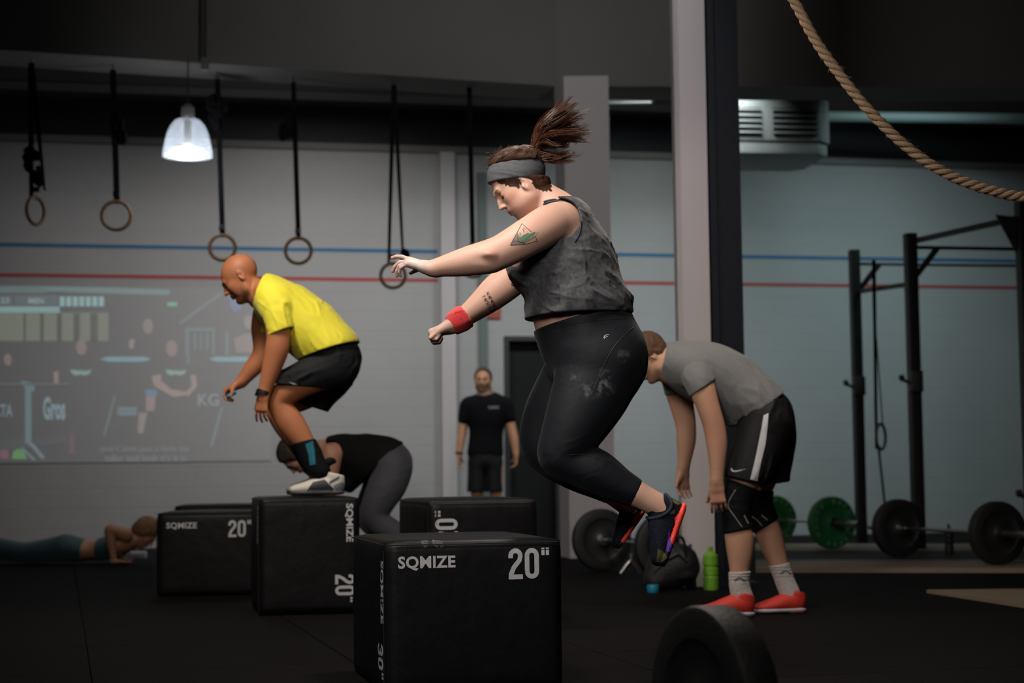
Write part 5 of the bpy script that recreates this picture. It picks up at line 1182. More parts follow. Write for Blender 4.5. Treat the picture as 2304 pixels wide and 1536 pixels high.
# ------------------------------------------------------------------ bald person in yellow landing on a box
def yellow_man():
    Y = 9.15; fg = Fig(Y); H = .005; skin = skinmat('skin_tanned', (.44, .165, .078, 1))
    per = empty('person', (P(710, 1100, Y)[0], Y, .611), 'bald man in bright yellow t-shirt and dark shorts crouching on a black box', 'person')
    TOR = [(598, 656, 34, 0, .12), (628, 682, 50, 0, .185), (660, 710, 58, 0, .18), (695, 740, 61, 0, .165), (728, 770, 58, 0, .165), (757, 803, 52, 0, .17)]
    LN = [(757, 818, 48, -.09, .095), (712, 842, 38, -.11, .085), (665, 868, 31, -.12, .075), (636, 890, 27, -.12, .062), (626, 906, 23, -.12, .056), (636, 925, 25, -.12, .054), (652, 948, 29, -.12, .056), (671, 975, 26, -.12, .050), (689, 1002, 20, -.12, .040), (704, 1030, 16, -.12, .034), (722, 1058, 16, -.12, .034), (725, 1080, 12, -.12, .03)]
    LF = [(762, 818, 48, .09, .095), (722, 862, 39, .11, .085), (680, 890, 32, .12, .075), (640, 908, 26, .12, .062), (622, 920, 22, .12, .056), (632, 940, 24, .12, .054), (648, 962, 26, .12, .054), (668, 990, 23, .12, .048), (686, 1020, 17, .12, .038), (700, 1050, 15, .12, .034), (712, 1075, 12, .12, .03)]
    AN = [(618, 682, 33, -.15, .06), (624, 725, 27, -.195, .052), (626, 765, 25, -.205, .048), (622, 790, 25, -.205, .046), (612, 825, 21, -.20, .042), (602, 858, 16, -.20, .033), (594, 884, 13, -.20, .027)]
    AF = [(604, 688, 31, .16, .06), (592, 735, 26, .19, .052), (594, 778, 23, .20, .046), (590, 802, 22, .20, .045), (570, 826, 19, .195, .040), (552, 848, 14, .19, .031), (540, 862, 12, .19, .027)]
    O = P(542, 625, Y); th = math.radians(33); M = frame((-math.cos(th), -.04, -math.sin(th)), (-math.sin(th), 0, math.cos(th))); s = 1.04
    S = SDF(); S.tube(fg.rows(TOR, -.008), k=.04); S.tube(fg.rows(LN), k=.04); S.tube(fg.rows(LF), k=.04); S.tube(fg.rows(AN), k=.035); S.tube(fg.rows(AF), k=.035)
    S.tube(fg.rows([(552, 640, 27, 0, .058), (574, 656, 27, 0, .062), (600, 672, 36, 0, .10)]), k=.025)
    head(S, O, M, s, nose=1.1, jaw=1.03)
    for q in (-1, 1): S.ell(O+M@np.array([.055, q*.048, -.045]), (.02, .012, .03), M, .02)
    hand(S, P(593, 887, Y-.20), prof_dir(-.12, 1), (.45, .8, .0), [(.35, .4, .3), (.3, .4, .3), (.25, .35, .25), (.15, .3, .2)], -1, 1.0, .16, (.75, .6, .3), .2)
    hand(S, P(539, 862, Y+.19), prof_dir(-.80, .52), (.15, -.25, -1), [(1.0, .8, .5), (.95, .8, .5), (.9, .8, .5), (.7, .7, .4)], 1, 1.0, .10, (.7, .35, .75), .5)
    F_ = S.eval(H); body = sdf_obj('body', F_, skin, per, 1)
    def tint(V):
        c = np.zeros((len(V), 4)); L = (V-O)@M/s; c[:, :3] = (.16, .085, .06); near = np.linalg.norm(V-O, axis=1) < .18
        br = brow_mask(L, near); c[br, :3] = (.05, .03, .02); c[br, 3] = .7
        jaw = near & (L[:, 2] < -.045) & (L[:, 0] > .0); c[jaw, 3] = .45
        buzz = near & (L[:, 2] > .0) & (L[:, 2] < .06) & (L[:, 0] < .035); c[buzz, 3] = .22*np.clip(1-np.abs(L[buzz, 2]-.02)/.04, 0, 1)
        return c
    paint(body, o_world[body.name][0], tint); eyes(per, O, M, s, mat('brow_dark', (.03, .018, .012), .8), Fbrow=.003, brows=False)
    yel = mat('yellow_jersey', (.78, .70, .035), .75, bump=.15, bscale=400, var=.06, vscale=6, sheen=.15)
    A = tube_sdf(fg, [(592, 650, 33, 0, .115), (600, 658, 40, 0, .15), (626, 682, 55, 0, .20), (660, 710, 64, 0, .195), (696, 742, 68, 0, .20), (732, 774, 64, 0, .212), (750, 792, 64, 0, .215)], .03)
    A.tube(fg.rows([(614, 672, 38, -.13, .08), (620, 690, 38, -.16, .075), (626, 705, 34, -.17, .07)]), k=.04); A.tube(fg.rows([(616, 676, 34, .13, .08), (612, 705, 31, .17, .07)]), k=.04)
    NS = tube_sdf(fg, [(618, 682, 36, -.14, .075), (624, 706, 32, -.18, .070), (631, 738, 29, -.20, .064), (633, 760, 29, -.20, .064)]); FS = tube_sdf(fg, [(616, 686, 34, .15, .075), (611, 712, 31, .18, .068), (609, 745, 27, .19, .062), (609, 765, 27, .19, .062)])
    wr = [wrinkle(prof_dir(.5, 1), .0075, 13, 3, .2, lambda p: np.clip((p[:, 0]-P(600, 700, Y)[0])/.12+.3, .2, 1)), wrinkle(prof_dir(1, .75), .0025, 20, 9, .25)]
    F_ = multi([(A, [((671, 813), (806, 770), Y, (650, 700)), ((573, 700), (598, 622), Y, (680, 700))]), (NS, [((602, 758), (659, 736), Y-.2, (620, 690))]), (FS, [((575, 752), (625, 748), Y+.2, (600, 700))])], H, t=.010, wr=wr)
    sh = sdf_obj('t_shirt', F_, yel, per)
    nb = MB(); nb.tube([P(x, y, Y+dy) for x, y, dy in ((597, 630, 0), (590, 645, -.065), (584, 668, -.075), (579, 690, -.04), (577, 697, 0), (579, 690, .04), (584, 668, .075), (590, 645, .065))], .006, 6, closed=True); nb.build('collar', yel, sh, True)
    shm = mat('charcoal_shorts', (.011, .012, .0145), .75, bump=.2, bscale=200, spec=.2)
    wr = [wrinkle(prof_dir(1, -.5), .010, 12, 6, .22)]
    B = tube_sdf(fg, [(735, 782, 58, 0, .172), (760, 806, 54, 0, .182)]); B.tube(fg.rows([(757, 820, 52, -.09, .10), (715, 838, 44, -.11, .095), (672, 858, 39, -.12, .09), (640, 872, 36, -.12, .088)]), k=.04)
    C2 = tube_sdf(fg, [(762, 812, 52, .07, .11), (742, 850, 47, .10, .10), (715, 885, 42, .12, .092), (695, 912, 40, .12, .09)])
    F_ = multi([(B, [((626, 866), (700, 872), Y-.12, (720, 810)), ((626, 866), (700, 872), Y-.12, (720, 810)), ((671, 806), (806, 764), Y, (740, 860)), ((612, 850), (640, 885), Y-.12, (720, 830))]), (C2, [((676, 908), (734, 926), Y+.1, (740, 840)), ((671, 800), (806, 764), Y, (740, 860))])], H, t=.010, wr=wr)
    so_ = sdf_obj('shorts', F_, shm, per); bv = bvh_of(so_); decal_poly('shorts_logo', bv, [(650, 859), (664, 862), (671, 866), (660, 865)], mat('logo_grey', (.35, .35, .36), .5), so_, Y=8.0)
    # watch and the blue whistle in the far hand
    a = P(597, 872, Y-.2); b = P(590, 893, Y-.2); d_ = (b-a)/np.linalg.norm(b-a); w_ = empty('watch', (a+b)/2, None, None); w_.parent = per; w_.matrix_parent_inverse = wmat(per).inverted()
    w_.location = Vector(np.array((a+b)/2)-np.array(per.location)); w_.matrix_parent_inverse = Matrix.Identity(4)
    MB().lathe([(.034, -.011), (.037, -.012), (.038, 0), (.037, .012), (.034, .011), (.034, -.011)], (a+b)/2, d_, 28).build('watch_band', blackm, w_, True)
    MB().box((a+b)/2+np.array([-.034, -.012, 0]), np.array([.004, .002, 0]), np.array([-.008, .016, 0]), d_*.019).build('watch_face', mat('watch_glass', (.01, .01, .012), .15), w_, bevel=.003)
    # shoes
    wh = mat('shoe_white', (.56, .53, .48), .6, bump=.3, bscale=200, var=.12, vscale=20); slg = mat('sole_grey', (.05, .05, .055), .6); ln = mat('lace_dark', (.03, .03, .03), .7)
    for dy, dx in ((-.13, 0), (.13, -8)):
        hl = P(775+dx, 1100, Y+dy); tl = P(647+dx, 1100, Y+dy); hl[2] = .6195; tl[2] = .6195
        so, q, Ms = shoe(per, hl, tl, (0, 0, 1), (wh, slg, ln), s=1, grow=.98, h=.0045)
        bv = bvh_of(so, SOLE[so.name])
        if dy < 0:
            decal_poly('side_panel', bv, [(690, 1104), (704, 1084), (730, 1078), (752, 1100), (740, 1108), (700, 1110)], mat('shoe_panel_dark', (.018, .022, .028), .6), so, Y=8.0, lift=.003, sub=2)
            decal_poly('heel_counter', bv, [(750, 1092), (768, 1084), (777, 1090), (776, 1100), (755, 1101)], mat('shoe_grey_blue', (.17, .20, .22), .5), so, Y=8.0, lift=.003, sub=2)
            decal_poly('shoe_strap', bv, [(742, 1082), (765, 1070), (762, 1076), (740, 1088)], slg, so, Y=8.0, lift=.004, sub=1)
        o_ = tube_sdf(fg, [(x+dx*.6, y, r, dy, rv) for x, y, r, rv in ((672, 984, 27, .054), (688, 1004, 26, .050), (700, 1028, 25, .047), (712, 1050, 23, .046), (724, 1062, 20, .043))])
        F_ = o_.eval(.005); displace(F_, wrinkle(prof_dir(1, -.4), .004, 28, 2, .25)); pxcut(F_, (640+dx*.6, 1003), (717+dx*.6, 984), Y+dy, (700, 1040))
        an = sdf_obj('ankle_brace', F_, mat('brace_black', (.005, .0055, .008), .85, spec=.15), per)
        if dy < 0:
            bv = bvh_of(an); decal_poly('brace_patch', bv, [(687, 999), (704, 991), (708, 1015), (710, 1044), (697, 1047), (694, 1022)], mat('teal_patch', (.004, .13, .20), .7), an, Y=8.0, lift=.003, sub=2)
            S = SDF(); S.tube(fg.rows([(738, 1040, 9, -.12, .03), (746, 1036, 5, -.12, .02), (752, 1038, 3, -.12, .012)]), k=.01); sdf_obj('brace_tab', S.eval(.004), MATS['brace_black'], an)
    return P(520, 888, Y+.15)
tp = yellow_man()
t_ = empty('whistle', tp, 'small teal object pinched in the bald man\'s far hand', 'small item'); S = SDF(); S.seg(tp+np.array([-.018, 0, -.010]), tp+np.array([.018, 0, .012]), .012, .014, .012, .014, (0, 1, 0)); sdf_obj('whistle_body', S.eval(.003), mat('teal_plastic', (.0, .20, .36), .5), t_)
# ------------------------------------------------------------------ bent-over person at the right
def grey_man():
    Y = 8.6; fg = Fig(Y); H = .005; skin = skinmat('skin_light', (.48, .265, .175, 1))
    per = empty('person', (P(1690, 1380, Y)[0], Y, 0), 'man in grey t-shirt and black shorts bent forward with arms hanging', 'person')
    TOR = [(1512, 812, 34, 0, .12), (1550, 828, 54, 0, .185), (1592, 842, 62, 0, .18), (1636, 864, 63, 0, .165), (1680, 895, 60, 0, .165), (1718, 932, 56, 0, .17)]
    LN = [(1722, 955, 54, -.085, .10), (1706, 1005, 47, -.10, .09), (1684, 1055, 38, -.11, .078), (1666, 1100, 31, -.115, .066), (1658, 1135, 28, -.115, .060), (1657, 1168, 27, -.115, .056), (1663, 1208, 30, -.115, .058), (1665, 1245, 27, -.115, .052), (1664, 1285, 20, -.115, .040), (1664, 1320, 18, -.115, .036), (1672, 1350, 19, -.115, .036), (1672, 1368, 14, -.115, .03)]
    LF = [(1732, 955, 54, .085, .10), (1728, 1010, 46, .10, .09), (1716, 1060, 37, .11, .076), (1706, 1100, 30, .115, .064), (1706, 1130, 27, .115, .058), (1716, 1162, 27, .115, .056), (1730, 1200, 28, .115, .056), (1742, 1238, 24, .115, .048), (1756, 1278, 18, .115, .038), (1768, 1312, 17, .115, .035), (1778, 1336, 17, .115, .034), (1776, 1352, 12, .115, .03)]
    AN = [(1566, 836, 32, -.15, .062), (1580, 875, 28, -.19, .054), (1595, 920, 24, -.20, .048), (1607, 960, 23, -.20, .046), (1613, 1000, 22, -.20, .044), (1614, 1040, 17, -.20, .036), (1613, 1084, 13.5, -.20, .028)]
    AF = [(1520, 842, 32, .15, .062), (1528, 885, 28, .18, .054), (1537, 925, 24, .19, .048), (1543, 955, 21, .19, .045), (1544, 990, 20, .19, .042), (1541, 1025, 15, .19, .034), (1537, 1056, 11.5, .19, .027)]
    O = P(1459, 803, Y); th = math.radians(42); M = frame((-math.cos(th), -.04, -math.sin(th)), (-math.sin(th), 0, math.cos(th))); s = 1.0
    S = SDF(); S.tube(fg.rows(TOR, -.008), k=.04)
    for q in (LN, LF, AN, AF): S.tube(fg.rows(q), k=.04)
    S.tube(fg.rows([(1470, 806, 30, 0, .060), (1488, 812, 36, 0, .068), (1518, 828, 42, 0, .11)]), k=.025)
    head(S, O, M, s); 
    hand(S, P(1613, 1090, Y-.20), prof_dir(.06, 1), (.25, .95, .0), [(.25, .4, .3), (.3, .45, .3), (.3, .45, .3), (.25, .4, .3)], -1, 1.0, .14, (.8, .5, .35), .15)
    hand(S, P(1537, 1060, Y+.19), prof_dir(-.02, 1), (.35, -.85, .0), [(.2, .3, .2), (.3, .4, .3), (.35, .45, .3), (.45, .5, .3)], 1, .98, .16, (.8, .5, .35), .15)
    F_ = S.eval(H); body = sdf_obj('body', F_, skin, per, 1)
    def tint(V):
        c = np.zeros((len(V), 4)); c[:, :3] = (.34, .13, .10)
        for p, g in ((P(1615, 1130, Y-.2), .4), (P(1538, 1095, Y+.19), .4), (P(1608, 965, Y-.24), .3)): c[:, 3] = np.maximum(c[:, 3], g*np.clip(1-np.linalg.norm(V-p, axis=1)/.11, 0, 1))
        return c
    paint(body, o_world[body.name][0], tint); eyes(per, O, M, s, mat('brow_brown', (.06, .03, .018), .8), Fbrow=.003)
    hair_cap(per, O, M, s, mat('hair_brown', (.085, .038, .017), .75, var=.4, vscale=40, bump=.4, bscale=150), g=.009, cuts=[((.06, 0, .03), (.75, 0, -.5)), ((-.0, 0, -.005), (.72, 0, -.6)), ((-.07, 0, -.05), (-.2, 0, -1))])
    gry = mat('grey_marl', (.155, .160, .165), .85, bump=.25, bscale=350, var=.10, vscale=60, sheen=.2)
    A = tube_sdf(fg, [(1504, 808, 33, 0, .115), (1522, 816, 46, 0, .165), (1552, 828, 60, 0, .20), (1594, 842, 70, 0, .195), (1640, 868, 72, 0, .18), (1685, 900, 68, 0, .18), (1718, 928, 64, 0, .18), (1735, 945, 60, 0, .18)], .03)
    A.tube(fg.rows([(1560, 826, 40, -.12, .08), (1572, 848, 34, -.16, .075)]), k=.04); A.tube(fg.rows([(1520, 835, 36, .12, .08), (1524, 860, 32, .16, .07)]), k=.04)
    NS = tube_sdf(fg, [(1564, 832, 38, -.14, .078), (1574, 856, 33, -.18, .070), (1585, 886, 30, -.19, .064), (1590, 900, 30, -.19, .064)]); FS = tube_sdf(fg, [(1520, 838, 34, .14, .078), (1525, 868, 31, .17, .07), (1530, 895, 29, .18, .066), (1532, 910, 29, .18, .066)])
    wr = [wrinkle(prof_dir(.45, 1), .010, 10, 4, .2, lambda p: np.clip((p[:, 0]-P(1560, 800, Y)[0])/.15+.25, .15, 1)), wrinkle(prof_dir(1, .9), .004, 18, 8, .25)]
    F_ = multi([(A, [((1652, 960), (1764, 880), Y, (1600, 840)), ((1478, 858), (1500, 766), Y, (1600, 840))]), (NS, [((1552, 892), (1603, 857), Y-.19, (1565, 840))]), (FS, [((1490, 890), (1570, 884), Y+.18, (1522, 850))])], H, t=.010, wr=wr)
    sh = sdf_obj('t_shirt', F_, gry, per); MB().tube([P(x, y, Y+dy) for x, y, dy in ((1495, 782, 0), (1490, 800, -.065), (1487, 822, -.075), (1482, 845, -.04), (1480, 856, 0), (1482, 845, .04), (1487, 822, .075), (1490, 800, .065))], .007, 6, closed=True).build('collar', gry, sh, True)
    shm = mat('black_shorts', (.0065, .0065, .0075), .65, bump=.15, bscale=200, spec=.25); wr = [wrinkle(prof_dir(-.3, 1), .010, 10, 6, .2)]
    B = tube_sdf(fg, [(1680, 895, 61, 0, .168), (1700, 912, 60, 0, .172), (1722, 935, 60, 0, .182)]); B.tube(fg.rows([(1722, 955, 60, -.085, .11), (1704, 1005, 55, -.10, .105), (1682, 1055, 48, -.11, .10), (1668, 1095, 43, -.11, .10)]), k=.05)
    C2 = tube_sdf(fg, [(1726, 930, 58, .05, .13), (1734, 965, 55, .08, .11), (1736, 1010, 50, .10, .10), (1734, 1060, 43, .11, .10), (1733, 1095, 41, .11, .10)])
    F_ = multi([(B, [((1628, 1070), (1706, 1090), Y-.1, (1710, 980)), ((1638, 940), (1758, 852), Y, (1720, 1000))]), (C2, [((1690, 1094), (1770, 1084), Y+.1, (1720, 980)), ((1638, 940), (1758, 852), Y, (1720, 1000))])], H, t=.010, wr=wr)
    so_ = sdf_obj('shorts', F_, shm, per); bv = bvh_of(so_); wt = mat('white_trim', (.50, .50, .52), .6)
    decal_poly('side_stripe', bv, [(1718, 934), (1729, 929), (1727, 960), (1722, 1000), (1712, 1040), (1704, 1082), (1688, 1078), (1698, 1038), (1708, 990), (1714, 960)], wt, so_, Y=7.6, lift=.003, sub=3)
    decal_poly('shorts_logo', bv, [(1646, 1052), (1650, 1058), (1660, 1058), (1680, 1054), (1658, 1061), (1648, 1061), (1644, 1056)], wt, so_, Y=7.6, lift=.003, sub=1)
    ks = mat('knee_sleeve', (.005, .0055, .007), .8, spec=.15); kt = mat('sleeve_print', (.30, .28, .27), .6)
    for L_, ca, cb, nm, Yk in ((LN, ((1628, 1072), (1690, 1096)), ((1628, 1200), (1696, 1186)), 0, -.115), (LF, ((1680, 1100), (1732, 1104)), ((1690, 1202), (1745, 1168)), 1, .115)):
        S = SDF(); S.tube(fg.rows(L_[2:8], .008), k=.01); F_ = S.eval(H); displace(F_, wrinkle((1, 0, 0), .003, 25, 3, .3)); pxcut(F_, *ca, Y+Yk, (L_[4][0], L_[4][1]+10)); pxcut(F_, *cb, Y+Yk, (L_[4][0], L_[4][1]))
        k_ = sdf_obj('knee_sleeve', F_, ks, per); bv = bvh_of(k_)
        X = (lambda x, y: (1400+x/2.133, 700+y/2.133))
        for ln_ in (([(545, 855), (515, 905), (510, 940), (540, 985), (575, 1035)], [(585, 980), (605, 1018)]) if nm == 0 else ([(622, 985), (645, 1000), (672, 1030)], [(668, 978), (698, 1002)])):
            mb = MB(); decal_line(mb, bv, [X(*q) for q in ln_], .0022 if len(ln_) > 2 else .004, Y=7.6); mb.build('sleeve_line', kt, k_, True)
    sk = mat('sock_white', (.42, .38, .38), .9, bump=.5, bscale=120, sheen=.3); rd = mat('shoe_red', (.50, .028, .016), .6, bump=.3, bscale=200, var=.2, vscale=30); sw = mat('sole_pale', (.40, .36, .42), .5); ro = mat('outsole_red', (.16, .025, .015), .6)
    for L_, dy, ct, hx, tx, lift_ in ((LN, -.115, ((1635, 1287), (1695, 1283)), 1700, 1562, 0), (LF, .115, ((1735, 1272), (1790, 1262)), 1812, 1692, 0)):
        S = SDF(); S.tube(fg.rows(L_[7:], .007), k=.01); F_ = S.eval(H); displace(F_, lambda p: .0022*np.sin(p[:, 2]*420)*(p[:, 2] > .18)); pxcut(F_, *ct, Y+dy, (L_[9][0], L_[9][1]+20)); s_ = sdf_obj('sock', F_, sk, per)
        hl = P(hx, 1380, Y+dy-(.05 if dy < 0 else 0)); tl = P(tx, 1380, Y+dy-.02); hl[2] = .002; tl[2] = .002; hl[1] = Y+dy; tl[1] = Y+dy-.05
        so, q, Ms = shoe(per, hl, tl, (0, 0, 1), (rd, sw, mat('lace_red', (.45, .05, .03), .7)), grow=1.0, h=.0045)
        bv = bvh_of(s_); mb = MB(); decal_line(mb, bv, [(L_[9][0]-12, 1305 if dy < 0 else 1290), (L_[9][0], 1300 if dy < 0 else 1284), (L_[9][0]+12, 1306 if dy < 0 else 1292)], .003, Y=7.6); mb.build('sock_logo', mat('logo_dark', (.04, .04, .045), .7), s_, True)
        bv = bvh_of(so, SOLE[so.name]); k0 = q(.03, .012, 0)
        S = SDF()
        for a in (.04, .10): pass
        S.tube([[*q(.012, .006), .007, .030], [*q(.05, .005), .007, .036], [*q(.09, .005), .006, .038]], Ms[:, 1], .004); sdf_obj('outsole', S.eval(.004), ro, SOLE[so.name])
grey_man()
# ------------------------------------------------------------------ bent woman behind the boxes
def bent_woman():
    Y = 10.9; fg = Fig(Y); H = .0065; skin = skinmat('skin_rosy', (.44, .22, .16, 1))
    per = empty('person', (P(850, 1200, Y)[0], Y, 0), 'woman in black top and grey leggings bent down behind the boxes', 'person')
    TOR = [(745, 1012, 26, 0, .11), (775, 1018, 38, 0, .165), (812, 1024, 44, 0, .155), (850, 1028, 47, 0, .15), (880, 1038, 44, 0, .16)]
    LN = [(884, 1052, 42, -.08, .10), (872, 1090, 40, -.10, .092), (852, 1128, 33, -.11, .078), (842, 1158, 27, -.115, .062), (858, 1180, 24, -.115, .058), (888, 1200, 24, -.115, .055), (915, 1226, 19, -.115, .045), (934, 1252, 14, -.115, .036), (942, 1276, 12, -.115, .034)]
    LF = [(x-12, y+4, r, -d, v) for x, y, r, d, v in LN]
    AN = [(748, 1022, 23, -.15, .058), (744, 1060, 19, -.17, .048), (738, 1110, 16, -.17, .042), (730, 1160, 15, -.17, .040), (722, 1210, 12, -.17, .032), (718, 1248, 9, -.17, .026)]
    AF = [(x-10, y, r, -d, v) for x, y, r, d, v in AN]
    O = P(668, 1024, Y); th = math.radians(66); M = frame((-math.cos(th), -.10, -math.sin(th)), (-math.sin(th), 0, math.cos(th))); s = .98
    S = SDF(); S.tube(fg.rows(TOR, -.006), k=.04)
    for q in (LN, LF, AN, AF): S.tube(fg.rows(q), k=.04)
    S.tube(fg.rows([(690, 1018, 20, 0, .05), (715, 1012, 20, 0, .055), (745, 1012, 26, 0, .09)]), k=.025); head(S, O, M, s)
    for yy in (-.17, .17): hand(S, P(718 if yy < 0 else 708, 1250, Y+yy), prof_dir(-.35, .9), (.9, 0, -.2), [(.9, .2, .1)]*4, -1 if yy < 0 else 1, .95, .2, (.7, .7, 0), .1)
    F_ = S.eval(H); body = sdf_obj('body', F_, skin, per, 1); notint(body); eyes(per, O, M, s, MATS['brow_dark'], Fbrow=.003)
    hair_cap(per, O, M, s, mat('hair_dark', (.026, .016, .010), .75, bump=.5, bscale=100), g=.016, h=.006, cuts=[((.055, 0, .02), (.85, 0, -.5))], amp=.006, fq=28)
    bt = mat('black_top', (.005, .005, .0055), .85, spec=.15, bump=.15, bscale=200); A = tube_sdf(fg, [(742, 1008, 26, 0, .12), (770, 1018, 42, 0, .175), (800, 1034, 56, 0, .17), (835, 1040, 62, 0, .165), (868, 1034, 51, 0, .162), (888, 1034, 40, 0, .155)]); A.tube(fg.rows([(790, 1050, 34, 0, .13), (790, 1075, 26, 0, .12), (786, 1092, 14, 0, .10)]), k=.04)
    F_ = A.eval(H); displace(F_, wrinkle(prof_dir(1, .3), .006, 12, 2, .2)); f, lo, h = F_
    ax = [lo[i]+h*np.arange(f.shape[i]) for i in range(3)]
    for sy in (-1, 1):
        c = P(744, 1022, Y+sy*.15); d = (np.sqrt(((ax[0]-c[0])[:, None]/.075)**2+((ax[2]-c[2])[None, :]/.088)**2)-1)*.07; g = np.maximum(np.broadcast_to(d[:, None, :], f.shape), ((ax[1]-Y)*-sy+.07)[None, :, None]); np.maximum(f, (-g).astype(np.float32), out=f)
    half(F_, P(735, 1000, Y), prof_dir(-1, -.1)); pxcut(F_, (899, 1004), (835, 1066), Y, (800, 1030)) if True else None
    sdf_obj('sleeveless_top', F_, bt, per)
    S = SDF(); S.tube(fg.rows([(860, 1030, 46, 0, .158), (882, 1040, 46, 0, .168)]), k=.04); S.tube(fg.rows(LN, .006), k=.04); S.tube(fg.rows(LF, .006), k=.04); F_ = S.eval(H); displace(F_, wrinkle(prof_dir(1, -.6), .003, 16, 5, .25)); pxcut(F_, (896, 1000), (830, 1062), Y, (880, 1150)); half(F_, P(934, 1252, Y), prof_dir(.5, .85))
    sdf_obj('leggings', F_, mat('grey_stretch', (.042, .044, .056), .75, sheen=.1, bump=.1, bscale=200), per)
    for dy in (-.115, .115):
        hl = P(955, 1300, Y+dy); tl = P(880, 1300, Y+dy); hl[2] = .002; tl[2] = .002
        shoe(per, hl, tl, (0, 0, 1), (mat('shoe_pale', (.3, .3, .32), .6), slg_, MATS['lace_dark']), h=.007)
slg_ = MATS['sole_grey']
bent_woman()
# ------------------------------------------------------------------ standing man by the doorway
def standing_man():
    Y = 16.9; fg = Fig(Y); H = .0085; skin = skinmat('skin_medium', (.42, .21, .12, 1))
    per = empty('person', (P(1092, 1225, Y)[0], Y, 0), 'bearded man in black t-shirt and shorts standing by the dark doorway', 'person')
    TOR = [(1093, 895, 24, 0, .09), (1094, 910, 44, 0, .11), (1095, 938, 42, 0, .125), (1094, 970, 34, 0, .11), (1093, 1005, 34, 0, .11), (1092, 1030, 36, 0, .12)]
    LL = [(1076, 1045, 19, 0, .09), (1074, 1090, 16, 0, .08), (1073, 1125, 12, 0, .058), (1073, 1150, 12, .01, .058), (1073, 1185, 8, 0, .042), (1073, 1212, 7, 0, .04)]
    LR = [(2186-x+3, y, r, d, v) for x, y, r, d, v in LL]
    AL = [(1054, 906, 13, 0, .06), (1047, 930, 11.5, 0, .052), (1042, 960, 9.5, -.01, .044), (1037, 990, 9, -.03, .040), (1033, 1022, 6, -.05, .028)]
    AR = [(1135, 906, 13, 0, .06), (1143, 930, 11.5, 0, .052), (1150, 960, 10, -.01, .044), (1157, 990, 9.5, -.03, .040), (1161, 1022, 6.5, -.05, .028)]
    O = P(1087, 855, Y); M = frame((-.10, -1, -.03), (0, -.05, 1)); s = 1.03
    S = SDF()
    for q, k in ((TOR, .05), (LL, .05), (LR, .05), (AL, .04), (AR, .04)): S.tube(fg.rows(q, -.004 if q is TOR else 0), k=k)
    S.tube(fg.rows([(1089, 872, 13, 0, .055), (1092, 892, 15, 0, .06)]), k=.04); head(S, O, M, s)
    hand(S, P(1033, 1024, Y-.05), prof_dir(-.02, 1), (1, -.2, 0), [(.4, .5, .3)]*4, -1, 1.0, .05); hand(S, P(1161, 1024, Y-.05), prof_dir(-.02, 1), (-1, -.2, 0), [(.5, .6, .4)]*4, 1, 1.0, .05)
    F_ = S.eval(H); body = sdf_obj('body', F_, skin, per, 1)
    def tint(V):
        c = np.zeros((len(V), 4)); L = (V-O)@M/s; c[:, :3] = (.06, .03, .02); b = (np.linalg.norm(V-O, axis=1) < .19) & (L[:, 2] < -.045) & (L[:, 0] > -.01) & ~((np.abs(L[:, 2]+.0645) < .008) & (np.abs(L[:, 1]) < .02)); c[b, 3] = .75; return c
    paint(body, o_world[body.name][0], tint); eyes(per, O, M, s, MATS['brow_dark'], Fbrow=.004)
    hair_cap(per, O, M, s, mat('hair_short_dark', (.045, .026, .015), .8), g=.010, h=.008, cuts=[((.07, 0, .055), (.7, 0, -.7)), ((.0, 0, -.0), (.8, 0, -.6))])
    bt = mat('black_tee', (.004, .004, .0055), .85, spec=.1)
    A = tube_sdf(fg, [(1093, 905, 33, 0, .105), (1094, 912, 49, 0, .12), (1095, 938, 45, 0, .135), (1094, 970, 37, 0, .12), (1093, 1000, 38, 0, .125), (1092, 1020, 40, 0, .13)])
    A.tube(fg.rows([(1068, 904, 13, 0, .075), (1054, 910, 17, 0, .076), (1049, 925, 16, 0, .072), (1045, 945, 14, 0, .066)]), k=.03); A.tube(fg.rows([(1121, 904, 13, 0, .075), (1135, 910, 17, 0, .076), (1141, 925, 16, 0, .072), (1146, 942, 14, 0, .066)]), k=.03)
    F_ = A.eval(H); displace(F_, wrinkle((.4, 0, 1), .006, 9, 2, .3), .03); half(F_, P(1092, 1026, Y), (0, 0, -1)); half(F_, P(1046, 948, Y), prof_dir(-.25, 1)) if False else None
    ts = sdf_obj('t_shirt', F_, bt, per); bv = bvh_of(ts)
    mb = MB(); 
    v, f = text_shape('SQMIZE', 1, .03); sz = v[:, :2].max(0); V_ = [press(bv, (1099+q[0]/sz[0]*24, 920-q[1]/sz[1]*7), 15.0, .004) for q in v]; pmesh('shirt_print', V_, f, mat('print_grey', (.18, .18, .22), .7), ts)
    S = SDF(); S.tube(fg.rows([(1092, 1015, 37, 0, .125), (1092, 1035, 38, 0, .13)]), k=.03); S.tube(fg.rows([(1075, 1048, 22, 0, .11), (1073, 1085, 21, 0, .105), (1072, 1112, 21, 0, .10)]), k=.04); S.tube(fg.rows([(1110, 1048, 21, 0, .11), (1111, 1085, 19, 0, .105), (1112, 1112, 19, 0, .10)]), k=.04); F_ = S.eval(H); half(F_, P(1092, 1106, Y), (0, 0, -1)); sdf_obj('shorts', F_, MATS['black_shorts'], per)
    c = P(1033, 1030, Y-.05)+np.array([0, 0, .05]); MB().lathe([(.026, -.012), (.036, -.012), (.037, .012), (.026, .012), (.026, -.012)], c, prof_dir(-.1, 1), 20).build('watch', blackm, per, True)
    for x in (1073, 1114):
        hl = P(x, 1200, Y+.06); tl = P(x-2, 1200, Y-.22); hl[2] = .002; tl[2] = .002; shoe(per, hl, tl, (0, 0, 1), (MATS['shoe_pale'], slg_, MATS['lace_dark']), h=.009)
standing_man()
